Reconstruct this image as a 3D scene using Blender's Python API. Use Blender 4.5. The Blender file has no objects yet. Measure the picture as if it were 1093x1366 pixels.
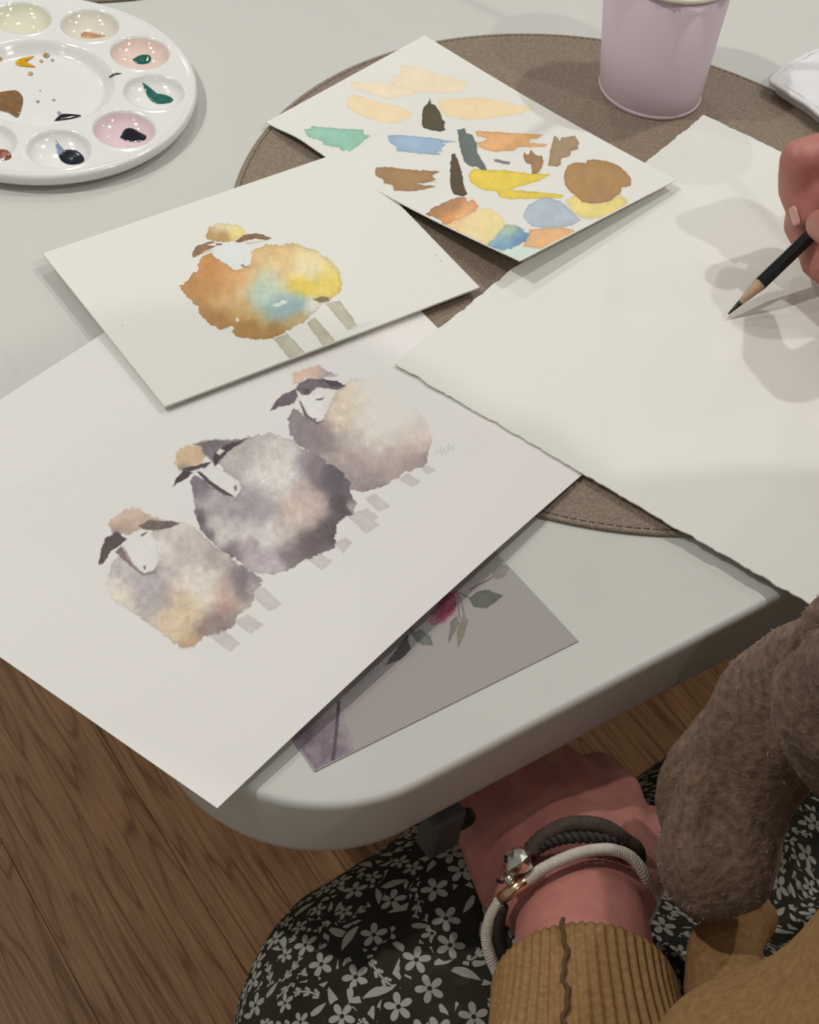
import bpy, bmesh, math, random
import numpy as np
from mathutils import Vector, Matrix

random.seed(7)
S = bpy.context.scene
C = S.collection

# ------------------------------------------------------------------ camera
F_PX, PITCH, ROLL = 2065.9, math.radians(48.57), math.radians(10.008)
TZ = 0.74                                   # table top height
CZ = TZ + 0.518                             # camera height
FW = np.array([0, math.cos(PITCH), -math.sin(PITCH)])
_r0 = np.array([1.0, 0, 0]); _u0 = np.cross(_r0, FW)
RT = math.cos(ROLL) * _r0 + math.sin(ROLL) * _u0
UP = np.cross(RT, FW)
cam_data = bpy.data.cameras.new('camera')
cam_data.sensor_fit = 'HORIZONTAL'; cam_data.sensor_width = 36.0
cam_data.lens = F_PX / 1093 * 36.0
cam_data.clip_start = 0.01
cam = bpy.data.objects.new('camera', cam_data); C.objects.link(cam)
M = Matrix([[RT[0], UP[0], -FW[0], 0], [RT[1], UP[1], -FW[1], 0], [RT[2], UP[2], -FW[2], CZ], [0, 0, 0, 1]])
cam.matrix_world = M
S.camera = cam

# ------------------------------------------------------------------ world, lamps, exposure
S.view_settings.view_transform = 'Standard'
S.view_settings.look = 'None'
S.view_settings.gamma = 1.0
S.view_settings.use_curve_mapping = False
S.view_settings.exposure = -0.28
W = bpy.data.worlds.new('room_light'); S.world = W; W.use_nodes = True
bg = W.node_tree.nodes['Background']
bg.inputs[0].default_value = (1.0, 0.97, 0.93, 1); bg.inputs[1].default_value = 0.25

def disk_lamp(name, x, y, power, size=0.06, z=2.4, col=(1.0, 0.975, 0.93)):
    l = bpy.data.lights.new(name, 'AREA'); l.shape = 'DISK'; l.size = size
    l.energy = power; l.color = col
    o = bpy.data.objects.new(name, l); C.objects.link(o); o.location = (x, y, z)
    return o
for lx, ly, lw in ((0.73, 1.33, 11.5), (-0.47, 1.95, 6.0), (1.12, 0.30, 9.0), (-1.25, 0.95, 4.0), (0.35, 3.00, 5.0), (1.95, 2.00, 6.0),  # leading lamps follow the cast shadows; the later ones are added fill
                   (-1.6, 2.60, 5.0), (-1.05, 0.36, 17.5), (-0.95, -0.40, 2.0), (0.15, -1.20, 3.0), (1.30, -1.20, 4.0)):  # left and near lamps are added to brighten the print and table side
    disk_lamp('downlight_or_fill', lx, ly, lw)

# ------------------------------------------------------------------ helpers
def at(px, py, z=TZ):
    """the point of the photograph (px, py) at height z, in metres"""
    d = FW + ((px - 546.5) / F_PX) * RT - ((py - 683) / F_PX) * UP
    return np.array([0, 0, CZ]) + d * ((z - CZ) / d[2])

def proj(P):
    d = P - np.array([0, 0, CZ]); c = d @ FW
    return 546.5 + F_PX * (d @ RT) / c, 683 - F_PX * (d @ UP) / c

def lin(c):
    c = np.asarray(c, float) / 255.0
    return np.where(c <= 0.04045, c / 12.92, ((c + 0.055) / 1.055) ** 2.4)

def tag(o, label=None, cat=None, group=None, kind=None):
    if label: o['label'] = label
    if cat: o['category'] = cat
    if group: o['group'] = group
    if kind: o['kind'] = kind
    return o

def empty(name, loc=(0, 0, 0)):
    o = bpy.data.objects.new(name, None); C.objects.link(o); o.location = loc
    o.empty_display_size = 0.02
    bpy.context.view_layer.update()
    return o

def link(name, me, mat=None, parent=None, smooth=True):
    o = bpy.data.objects.new(name, me); C.objects.link(o)
    if mat: me.materials.append(mat)
    if smooth:
        me.polygons.foreach_set('use_smooth', np.ones(len(me.polygons), bool))
    if parent:
        o.parent = parent
        o.matrix_parent_inverse = parent.matrix_world.inverted()
    return o

def mesh(V, Fs, name='m'):
    me = bpy.data.meshes.new(name); me.from_pydata([tuple(v) for v in V], [], [tuple(f) for f in Fs]); me.update()
    return me

def quads_mesh(V, Q, name='m'):
    """fast builder: V (n,3), Q (m,4)"""
    V = np.ascontiguousarray(V, np.float32); Q = np.ascontiguousarray(Q, np.int32)
    me = bpy.data.meshes.new(name)
    me.vertices.add(len(V)); me.vertices.foreach_set('co', V.ravel())
    me.loops.add(Q.size); me.loops.foreach_set('vertex_index', Q.ravel())
    me.polygons.add(len(Q)); me.polygons.foreach_set('loop_start', np.arange(0, Q.size, 4, dtype=np.int32))
    me.polygons.foreach_set('loop_total', np.full(len(Q), 4, np.int32))
    me.update(calc_edges=True); me.validate()
    return me

def bm_to(name, bm, mat, parent=None, smooth=True):
    bmesh.ops.recalc_face_normals(bm, faces=bm.faces[:])
    me = bpy.data.meshes.new(name); bm.to_mesh(me); bm.free()
    return link(name, me, mat, parent, smooth)

# ---- value noise
def _hash(ix, iy, seed):
    h = (ix.astype(np.int64) * 374761393 + iy.astype(np.int64) * 668265263 + seed * 974634777) & 0xffffffff
    h = ((h ^ (h >> 13)) * 1274126177) & 0xffffffff
    return ((h ^ (h >> 16)) & 0xffff) / 65535.0
def vnoise(x, y, seed=0):
    x = np.asarray(x, float); y = np.asarray(y, float)
    ix = np.floor(x); iy = np.floor(y); fx = x - ix; fy = y - iy
    fx = fx * fx * (3 - 2 * fx); fy = fy * fy * (3 - 2 * fy)
    a = _hash(ix, iy, seed); b = _hash(ix + 1, iy, seed); c = _hash(ix, iy + 1, seed); d = _hash(ix + 1, iy + 1, seed)
    return (a * (1 - fx) + b * fx) * (1 - fy) + (c * (1 - fx) + d * fx) * fy
def fbm(x, y, seed=0, octv=4):
    s = 0; a = 0.5; t = 0
    for k in range(octv):
        s = s + a * vnoise(x * 2 ** k, y * 2 ** k, seed + k * 17); t += a; a *= 0.55
    return s / t * 2 - 1                     # about -1..1

# ---- swept tubes, lathes, lofts
def frames(P):
    P = np.asarray(P, float); T = np.gradient(P, axis=0); T /= np.linalg.norm(T, axis=1, keepdims=True)
    n = np.cross(T[0], [0, 0, 1.0])
    if np.linalg.norm(n) < 1e-3: n = np.cross(T[0], [1.0, 0, 0])
    n /= np.linalg.norm(n); N = [n]
    for i in range(1, len(P)):
        n = N[-1] - T[i] * np.dot(N[-1], T[i]); n /= np.linalg.norm(n); N.append(n)
    N = np.array(N); B = np.cross(T, N)
    return T, N, B
def spline(P, n):
    P = np.asarray(P, float); m = len(P)
    E_ = np.vstack([2 * P[0] - P[1], P, 2 * P[-1] - P[-2]])
    out = []
    for t in np.linspace(0, m - 1, n):
        i = min(int(t), m - 2); u = t - i
        a, b, c, d = E_[i], E_[i + 1], E_[i + 2], E_[i + 3]
        out.append(0.5 * ((2 * b) + (c - a) * u + (2 * a - 5 * b + 4 * c - d) * u * u + (3 * b - a - 3 * c + d) * u ** 3))
    return np.array(out)
def add_tube(V, Fs, P, rad, seg=10, cap=True):
    P = np.asarray(P, float); rad = np.broadcast_to(np.asarray(rad, float), (len(P),))
    T, N, B = frames(P); o = len(V)
    for i in range(len(P)):
        for k in range(seg):
            a = 2 * math.pi * k / seg
            V.append(P[i] + rad[i] * (math.cos(a) * N[i] + math.sin(a) * B[i]))
    for i in range(len(P) - 1):
        for k in range(seg):
            k2 = (k + 1) % seg
            Fs.append((o + i * seg + k, o + i * seg + k2, o + (i + 1) * seg + k2, o + (i + 1) * seg + k))
    if cap:
        Fs.append(tuple(o + k for k in range(seg))[::-1]); e = o + (len(P) - 1) * seg
        Fs.append(tuple(e + k for k in range(seg)))
def tube(name, P, rad, mat, parent=None, seg=10, smooth=True):
    V, Fs = [], []; add_tube(V, Fs, P, rad, seg)
    return link(name, mesh(V, Fs), mat, parent, smooth)
def add_box(bm, c, half, rot=None):
    m = Matrix.Translation(Vector(c)) @ (rot.to_4x4() if rot else Matrix.Identity(4)) @ Matrix.Diagonal((2 * half[0], 2 * half[1], 2 * half[2], 1))
    return bmesh.ops.create_cube(bm, size=1, matrix=m)
def lathe(prof, seg=64, center=(0, 0, 0)):
    """profile [(r, z)...] closed to the axis where r == 0"""
    V, Fs = [], []
    idx = []
    for r, z in prof:
        if r < 1e-7: idx.append([len(V)] * seg); V.append((center[0], center[1], center[2] + z))
        else:
            idx.append(list(range(len(V), len(V) + seg)))
            for k in range(seg):
                a = 2 * math.pi * k / seg; V.append((center[0] + r * math.cos(a), center[1] + r * math.sin(a), center[2] + z))
    for i in range(len(prof) - 1):
        for k in range(seg):
            q = [idx[i][k], idx[i][(k + 1) % seg], idx[i + 1][(k + 1) % seg], idx[i + 1][k]]
            q = [v for j, v in enumerate(q) if v not in q[:j]]
            if len(q) > 2: Fs.append(q)
    return V, Fs
def add_capsule(V, Fs, a, b, ra, rb, seg=14, flat=1.0, side=None):
    """tapered round-ended limb; flat < 1 squashes it along the direction 'side' is perpendicular to"""
    a = np.asarray(a, float); b = np.asarray(b, float); T = b - a; L = np.linalg.norm(T)
    T = T / L if L > 1e-9 else np.array([0, 0, 1.0])
    if side is None:
        n = np.cross(T, [0.31, 0.17, 0.93])
    else:
        n = np.asarray(side, float) - T * np.dot(side, T)
    n = n / np.linalg.norm(n); bb = np.cross(T, n); o = len(V); rings = []
    K = 5
    for i in range(K): 
        t = math.pi / 2 * (1 - i / K); rings.append((a - T * ra * math.sin(t), ra * math.cos(t)))
    rings.append((a, ra)); rings.append((b, rb))
    for i in range(1, K + 1):
        t = math.pi / 2 * i / K; rings.append((b + T * rb * math.sin(t), rb * math.cos(t)))
    rings = rings[1:-1]
    for c, r in rings:
        for k in range(seg):
            an = 2 * math.pi * k / seg; V.append(c + r * (math.cos(an) * n + flat * math.sin(an) * bb))
    m = len(rings)
    for i in range(m - 1):
        for k in range(seg):
            k2 = (k + 1) % seg
            Fs.append((o + i * seg + k, o + i * seg + k2, o + (i + 1) * seg + k2, o + (i + 1) * seg + k))
    Fs.append(tuple(o + k for k in range(seg))[::-1]); Fs.append(tuple(o + (m - 1) * seg + k for k in range(seg)))
def add_chain(V, Fs, pts, rad, **kw):
    for i in range(len(pts) - 1): add_capsule(V, Fs, pts[i], pts[i + 1], rad[i], rad[i + 1], **kw)
def fused(name, V, Fs, voxel, smooth=4, factor=0.5, mat=None, parent=None, post=None):
    """one continuous skin around overlapping limbs"""
    me = mesh(V, Fs, name); o = bpy.data.objects.new(name, me); C.objects.link(o)
    r = o.modifiers.new('r', 'REMESH'); r.mode = 'VOXEL'; r.voxel_size = voxel
    s = o.modifiers.new('s', 'SMOOTH'); s.factor = factor; s.iterations = smooth
    dg = bpy.context.evaluated_depsgraph_get(); ev = o.evaluated_get(dg)
    me2 = bpy.data.meshes.new_from_object(ev)
    bpy.data.objects.remove(o); bpy.data.meshes.remove(me)
    if post is not None:
        n = len(me2.vertices); co = np.empty(n * 3, np.float32); me2.vertices.foreach_get('co', co)
        nr = np.empty(n * 3, np.float32); me2.vertices.foreach_get('normal', nr)
        co = post(co.reshape(-1, 3).astype(float), nr.reshape(-1, 3).astype(float)); me2.vertices.foreach_set('co', np.ascontiguousarray(co, np.float32).ravel()); me2.update()
    me2.name = name
    return link(name, me2, mat, parent)

# ------------------------------------------------------------------ materials
class NT:
    def __init__(s, name, rough=0.6, spec=0.5):
        s.m = bpy.data.materials.new(name); s.m.use_nodes = True; s.t = s.m.node_tree; s.b = s.t.nodes['Principled BSDF']
        s.b.inputs['Roughness'].default_value = rough; s.b.inputs['Specular IOR Level'].default_value = spec
    def n(s, typ, **kw):
        nd = s.t.nodes.new(typ)
        for k, v in kw.items():
            if k in nd.inputs.keys(): nd.inputs[k].default_value = v
            else: setattr(nd, k, v)
        return nd
    def l(s, a, b): s.t.links.new(a, b)
    def math(s, op, a, b=None, c=None, clamp=False):
        nd = s.t.nodes.new('ShaderNodeMath'); nd.operation = op; nd.use_clamp = clamp
        for i, v in enumerate((a, b, c)):
            if v is None: continue
            if isinstance(v, (int, float)): nd.inputs[i].default_value = v
            else: s.l(v, nd.inputs[i])
        return nd.outputs[0]
    def ramp(s, fac, stops):
        nd = s.t.nodes.new('ShaderNodeValToRGB'); e = nd.color_ramp.elements
        while len(e) < len(stops): e.new(0.5)
        for i, (p, c) in enumerate(stops):
            e[i].position = p; e[i].color = (*c, 1)
        s.l(fac, nd.inputs[0]); return nd.outputs[0]
    def mix(s, fac, a, b, typ='MIX'):
        nd = s.t.nodes.new('ShaderNodeMix'); nd.data_type = 'RGBA'; nd.blend_type = typ
        for v, k in ((fac, 0), (a, 6), (b, 7)):
            if isinstance(v, (int, float)): nd.inputs[k].default_value = v
            elif isinstance(v, (tuple, list)): nd.inputs[k].default_value = (*v, 1)
            else: s.l(v, nd.inputs[k])
        return nd.outputs[2]
    def noise(s, scale, detail=3, vec=None, rough=0.5, dim='3D', obj=True):
        nd = s.n('ShaderNodeTexNoise'); nd.inputs['Scale'].default_value = scale; nd.inputs['Detail'].default_value = detail; nd.inputs['Roughness'].default_value = rough
        if vec is None:
            vec = s.n('ShaderNodeTexCoord').outputs['Object']
        s.l(vec, nd.inputs['Vector']); return nd.outputs['Fac']
    def bump(s, h, strength=0.3, dist=0.001):
        nd = s.n('ShaderNodeBump'); nd.inputs['Strength'].default_value = strength; nd.inputs['Distance'].default_value = dist
        s.l(h, nd.inputs['Height']); s.l(nd.outputs[0], s.b.inputs['Normal'])
    def base(s, c):
        if isinstance(c, (tuple, list)): s.b.inputs['Base Color'].default_value = (*c, 1)
        else: s.l(c, s.b.inputs['Base Color'])
        return s

def plain(name, col, rough=0.5, spec=0.5, metal=0.0, var=0.06, scale=60, bump=0.0, bscale=400):
    k = NT(name, rough, spec); k.b.inputs['Metallic'].default_value = metal
    f = k.noise(scale, 3)
    k.base(k.ramp(f, [(0.25, tuple(max(0, c * (1 - var)) for c in col)), (0.75, tuple(min(1, c * (1 + var)) for c in col))]))
    if bump: k.bump(k.noise(bscale, 2), bump, 0.0006)
    return k.m

PAPER_ALB = np.array([0.765, 0.760, 0.708])          # warm white watercolour paper
def paper_mat(name, alb):
    k = NT(name, 0.85, 0.2); f = k.noise(900, 3)
    a = tuple(alb)
    k.base(k.ramp(f, [(0.2, tuple(x * 0.985 for x in a)), (0.8, tuple(min(1, x * 1.01) for x in a))]))
    k.bump(k.noise(1400, 2), 0.12, 0.0003)
    return k.m
def paint_mat(name, rough=0.7):
    k = NT(name, rough, 0.25); a = k.n('ShaderNodeVertexColor'); a.layer_name = 'Col'
    k.base(a.outputs[0]); k.bump(k.noise(1400, 2), 0.12, 0.0003)
    return k.m

M_table = plain('white_plastic', (0.585, 0.585, 0.545), 0.42, 0.4, var=0.015, scale=30, bump=0.05, bscale=700)
M_paper = paper_mat('watercolour_paper', PAPER_ALB)
M_print = paper_mat('print_paper', (0.80, 0.78, 0.75))
M_paint = paint_mat('watercolour_paint')

# ------------------------------------------------------------------ FLOOR of planks
E_R = np.array([math.cos(math.radians(41)), math.sin(math.radians(41)), 0])   # along the table's front edge
E_F = np.array([-E_R[1], E_R[0], 0])                                          # from the sitter into the table
ANG = math.radians(41)
def wood_floor():
    k = NT('oak_laminate', 0.42, 0.4)
    tc = k.n('ShaderNodeTexCoord'); oi = k.n('ShaderNodeObjectInfo')
    mp = k.n('ShaderNodeMapping'); k.l(tc.outputs['Object'], mp.inputs['Vector'])
    cmb = k.n('ShaderNodeCombineXYZ'); k.l(k.math('MULTIPLY', oi.outputs['Random'], 37.0), cmb.inputs[0]); k.l(k.math('MULTIPLY', oi.outputs['Random'], 11.0), cmb.inputs[1])
    k.l(cmb.outputs[0], mp.inputs['Location'])
    mp.inputs['Scale'].default_value = (1.1, 11.0, 1.0)          # grain runs along the plank's x
    n1 = k.noise(2.2, 2, mp.outputs[0])
    rings = k.math('FRACT', k.math('MULTIPLY', n1, 9.0))
    rr = k.math('ABSOLUTE', k.math('SUBTRACT', rings, 0.5))
    m2 = k.n('ShaderNodeMapping'); k.l(tc.outputs['Object'], m2.inputs['Vector']); m2.inputs['Scale'].default_value = (14, 420, 1)
    fine = k.noise(1.0, 3, m2.outputs[0], 0.6)
    c = k.ramp(rr, [(0.0, (0.17, 0.085, 0.036)), (0.12, (0.275, 0.150, 0.070)), (0.5, (0.32, 0.180, 0.088))])
    c = k.mix(0.55, c, k.ramp(fine, [(0.36, (0.38, 0.35, 0.32)), (0.58, (1, 1, 1))]), 'MULTIPLY')
    tone = k.ramp(oi.outputs['Random'], [(0, (0.86, 0.84, 0.82)), (1, (1.08, 1.05, 1.02))])
    c = k.mix(1.0, c, tone, 'MULTIPLY')
    k.base(c); k.bump(fine, 0.1, 0.0004)
    return k.m
M_wood = wood_floor()
M_gap = plain('floor_underlay', (0.10, 0.055, 0.03), 0.8)
bm = bmesh.new(); add_box(bm, (0.1, 0.7, -0.013), (1.95, 3.9, 0.01), Matrix.Rotation(ANG, 3, 'Z'))
floor = tag(bm_to('floor', bm, M_gap, smooth=False), kind='structure')
PWID, PLEN = 0.125, 1.26
def plank_mesh(nm, L, w):
    b = bmesh.new(); add_box(b, (0, 0, -0.0015), (L / 2 - 0.0003, w / 2 - 0.00025, 0.0045))
    bmesh.ops.bevel(b, geom=[e for e in b.edges if all(v.co.z > 0 for v in e.verts)], offset=0.0004, segments=1, affect='EDGES')
    me = bpy.data.meshes.new(nm); b.to_mesh(me); b.free(); me.materials.append(M_wood); return me
pm = plank_mesh('plank', PLEN, PWID)
pdir = -E_F; pside = E_R
for i in range(-16, 17):
    off = ((i * 0.381 + 0.35) % 1.0) * PLEN
    for j in range(-3, 3):
        c = np.array([0.02, 0.7, 0]) + pside * (i * PWID + 0.031) + pdir * (j * PLEN + off + 0.2)
        o = bpy.data.objects.new('plank', pm); C.objects.link(o)
        o.location = (c[0], c[1], -0.003); o.rotation_euler.z = math.atan2(pdir[1], pdir[0])
        o.parent = floor

# ------------------------------------------------------------------ TABLE
table = empty('folding_table', (0.3, 1.0, 0))
tag(table, 'white plastic folding table with a rounded corner and thick moulded edge', 'table')
CRN = np.array([-0.025, 0.372])                       # centre of the rounded front corner
def round_rect(inset, R=0.07, n=16):
    """outline of the table top: the front corner's arc is centred on CRN; 1.8 m along E_R, 0.9 m along E_F"""
    LX, LY = 1.8 - 2 * R, 0.9 - 2 * R
    cs = [(CRN, 180), (CRN + E_R[:2] * LX, 270), (CRN + E_R[:2] * LX + E_F[:2] * LY, 0), (CRN + E_F[:2] * LY, 90)]
    P = []
    for c, a0 in cs:
        for k in range(n + 1):
            a = math.radians(a0 + 90 * k / n) + ANG
            P.append((c[0] + (R - inset) * math.cos(a), c[1] + (R - inset) * math.sin(a)))
    return P
prof = [(0.012, -0.040), (0.003, -0.0395), (0.0008, -0.037), (0.0, -0.033), (-0.001, -0.0032)]
for k in range(1, 7):                                  # rounded shoulder
    a = math.radians(90 * k / 6); prof.append((-0.001 + 0.0032 * (1 - math.cos(a)), -0.0032 + 0.0037 * math.sin(a)))
prof += [(0.005, 0.0006), (0.016, 0.0006), (0.026, 0.0007), (0.0275, 0.0006), (0.0295, 0.0001), (0.031, 0.0), (0.05, 0.0)]
V, Fs = [], []; n0 = None
for ins, dz in prof:
    R_ = round_rect(ins); n0 = len(R_)
    V += [(x, y, TZ + dz) for x, y in R_]
for i in range(len(prof) - 1):
    for k in range(n0):
        k2 = (k + 1) % n0
        Fs.append((i * n0 + k, i * n0 + k2, (i + 1) * n0 + k2, (i + 1) * n0 + k))
Fs.append(tuple((len(prof) - 1) * n0 + k for k in range(n0))); Fs.append(tuple(range(n0))[::-1])
link('tabletop', mesh(V, Fs), M_table, table)
M_dark = plain('dark_grey_steel', (0.075, 0.082, 0.072), 0.5, 0.5, metal=0.2)
M_black = plain('black_plastic', (0.012, 0.012, 0.013), 0.4)
def tp(r, f, z):                                       # table coordinates -> world
    p = CRN + E_R[:2] * r + E_F[:2] * f; return np.array([p[0], p[1], z])
for r in (0.22, 1.42):
    tube('leg', spline([tp(r, 0.06, 0.69), tp(r - 0.02, 0.06, 0.3), tp(r - 0.02, 0.06, 0.013)], 10), 0.013, M_dark, table)
    tube('leg', spline([tp(r, 0.70, 0.69), tp(r - 0.02, 0.70, 0.3), tp(r - 0.02, 0.70, 0.013)], 10), 0.013, M_dark, table)
    tube('crossbar', [tp(r - 0.02, 0.06, 0.25), tp(r - 0.02, 0.38, 0.25), tp(r - 0.02, 0.70, 0.25)], 0.011, M_dark, table)
    tube('hinge_bar', [tp(r, 0.02, 0.685), tp(r, 0.38, 0.685), tp(r, 0.74, 0.685)], 0.012, M_dark, table)
    for f in (0.055, 0.705):
        V, Fs = lathe([(0, 0), (0.017, 0), (0.018, 0.012), (0.014, 0.02), (0, 0.02)], 20, tuple(tp(r - 0.02, f + 0.002, 0.0)))
        link('foot_cap', mesh(V, Fs), M_black, table)
RZ = Matrix.Rotation(ANG, 3, 'Z')
bm = bmesh.new(); c = at(588, 1102, 0.682); add_box(bm, c, (0.008, 0.006, 0.014), RZ)
bmesh.ops.bevel(bm, geom=bm.edges[:], offset=0.0015, segments=1, affect='EDGES')
bm_to('latch_bracket', bm, M_dark, table, smooth=False)
c = at(606, 1098, 0.676)
V, Fs = [], []; add_capsule(V, Fs, c - E_R * 0.004, c + E_R * 0.006, 0.0045, 0.0045)
link('latch_knob', mesh(V, Fs), M_black, table)

# ------------------------------------------------------------------ PLACEMATS
def leather():
    k = NT('brown_leatherette', 0.55, 0.35)
    vo = k.n('ShaderNodeTexVoronoi'); vo.inputs['Scale'].default_value = 620
    tc = k.n('ShaderNodeTexCoord'); k.l(tc.outputs['Object'], vo.inputs['Vector'])
    f = k.noise(800, 2); g = k.noise(14, 2)
    c = k.ramp(f, [(0.3, (0.20, 0.152, 0.112)), (0.7, (0.315, 0.248, 0.188))])
    c = k.mix(0.25, c, k.ramp(g, [(0.3, (0.85, 0.85, 0.85)), (0.7, (1.1, 1.08, 1.05))]), 'MULTIPLY')
    k.base(c); k.bump(vo.outputs['Distance'], 0.5, 0.0006)
    return k.m
M_leather = leather(); M_stitch = plain('brown_thread', (0.13, 0.10, 0.08), 0.7)
def placemat(x, y, r, label):
    t = empty('placemat', (x, y, TZ)); tag(t, label, 'placemat', None)
    V, Fs = lathe([(0, 0.0002), (r - 0.001, 0.0002), (r, 0.0008), (r - 0.0006, 0.0018), (r - 0.0022, 0.0021), (r - 0.0025, 0.0019), (r - 0.0030, 0.0017), (r - 0.0036, 0.0021), (0, 0.0021)], 160, (x, y, TZ))
    link('mat_disc', mesh(V, Fs), M_leather, t)
    V, Fs = [], []; n = 300
    for k in range(n):
        a0 = 2 * math.pi * k / n; a1 = a0 + 2 * math.pi / n * 0.68; rr = r - 0.0030
        P = [(x + rr * math.cos(a), y + rr * math.sin(a), TZ + 0.0019) for a in (a0, a1)]
        add_tube(V, Fs, P, 0.00038, 5)
    tag(link('stitching', mesh(V, Fs), M_stitch, t), kind='stuff')
placemat(0.0802, 0.668, 0.2024, 'round brown leather placemat with stitched edge under the lilac cup and papers')
placemat(-0.315, 1.000, 0.2024, 'brown placemat at the far left behind the paint palette')

# ------------------------------------------------------------------ SHEETS OF PAPER
def ss(x): x = np.clip(x, 0, 1); return x * x * (3 - 2 * x)
class Sheet:
    """a sheet given by its corners (left, top, right, bottom): s runs left->bottom, t runs left->top"""
    def __init__(s, corners, zs, lift=None, deckle=0.0, seed=1):
        s.P = [at(*c, z) for c, z in zip(corners, zs)]; s.lift = lift; s.deckle = deckle; s.seed = seed
    def surf(s, a, b):
        a = np.asarray(a, float)[..., None]; b = np.asarray(b, float)[..., None]
        L, T, R, B = s.P
        X = (1 - a) * (1 - b) * L + (1 - a) * b * T + a * b * R + a * (1 - b) * B
        if s.lift is not None: X = X + np.concatenate([0 * a, 0 * a, s.lift(a, b)], -1)
        return X
    def build(s, name, mat, n=60, thick=0.0005, parent=None):
        g = np.linspace(0, 1, n + 1); A, B = np.meshgrid(g, g, indexing='ij')
        X = s.surf(A, B)
        if s.deckle:
            e = np.minimum.reduce([A, 1 - A, B, 1 - B]) * n
            w = np.clip(1 - e / 1.5, 0, 1)[..., None]
            j = np.stack([fbm(X[..., 0] * 240, X[..., 1] * 240, s.seed), fbm(X[..., 0] * 240, X[..., 1] * 240, s.seed + 9), 0 * A], -1)
            X = X + j * w * s.deckle
        m = n + 1; top = X.reshape(-1, 3); bot = top - np.array([0, 0, thick])
        idx = np.arange(m * m).reshape(m, m)
        q = np.stack([idx[:-1, :-1], idx[1:, :-1], idx[1:, 1:], idx[:-1, 1:]], -1).reshape(-1, 4)
        ring = np.concatenate([idx[:-1, 0], idx[-1, :-1], idx[:0:-1, -1], idx[0, :0:-1]]); r2 = np.roll(ring, -1)
        o2 = 2 * m * m; nr_ = len(ring); e0 = o2 + np.arange(nr_); e1 = np.roll(e0, -1)      # the cut edge has its own vertices, so it stays crisp
        side = np.stack([e0, e0 + nr_, e1 + nr_, e1], -1)
        Q = np.concatenate([q, (q + m * m)[:, ::-1], side])
        me = quads_mesh(np.concatenate([top, bot, top[ring], bot[ring]]), Q, name)
        o = link(name, me, mat, parent)
        flat = np.ones(len(me.polygons), bool); flat[2 * len(q):] = False
        me.polygons.foreach_set('use_smooth', flat)
        return o

def poly_sd(px, py, poly):
    """signed distance to a closed outline, positive inside"""
    poly = np.asarray(poly, float); d2 = np.full(px.shape, 1e18); ins = np.zeros(px.shape, bool)
    n = len(poly)
    for i in range(n):
        x0, y0 = poly[i]; x1, y1 = poly[(i + 1) % n]; dx, dy = x1 - x0, y1 - y0
        L2 = dx * dx + dy * dy + 1e-12
        t = np.clip(((px - x0) * dx + (py - y0) * dy) / L2, 0, 1)
        d2 = np.minimum(d2, (px - x0 - t * dx) ** 2 + (py - y0 - t * dy) ** 2)
        c = ((y0 > py) != (y1 > py)); 
        with np.errstate(divide='ignore', invalid='ignore'):
            xi = x0 + (py - y0) * dx / (dy if dy else 1e-12)
        ins ^= c & (px < xi)
    d = np.sqrt(d2); return np.where(ins, d, -d)

def Z(x0, y0, s, pts): return [(x0 + s * x, y0 + s * y) for x, y in pts]

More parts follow.
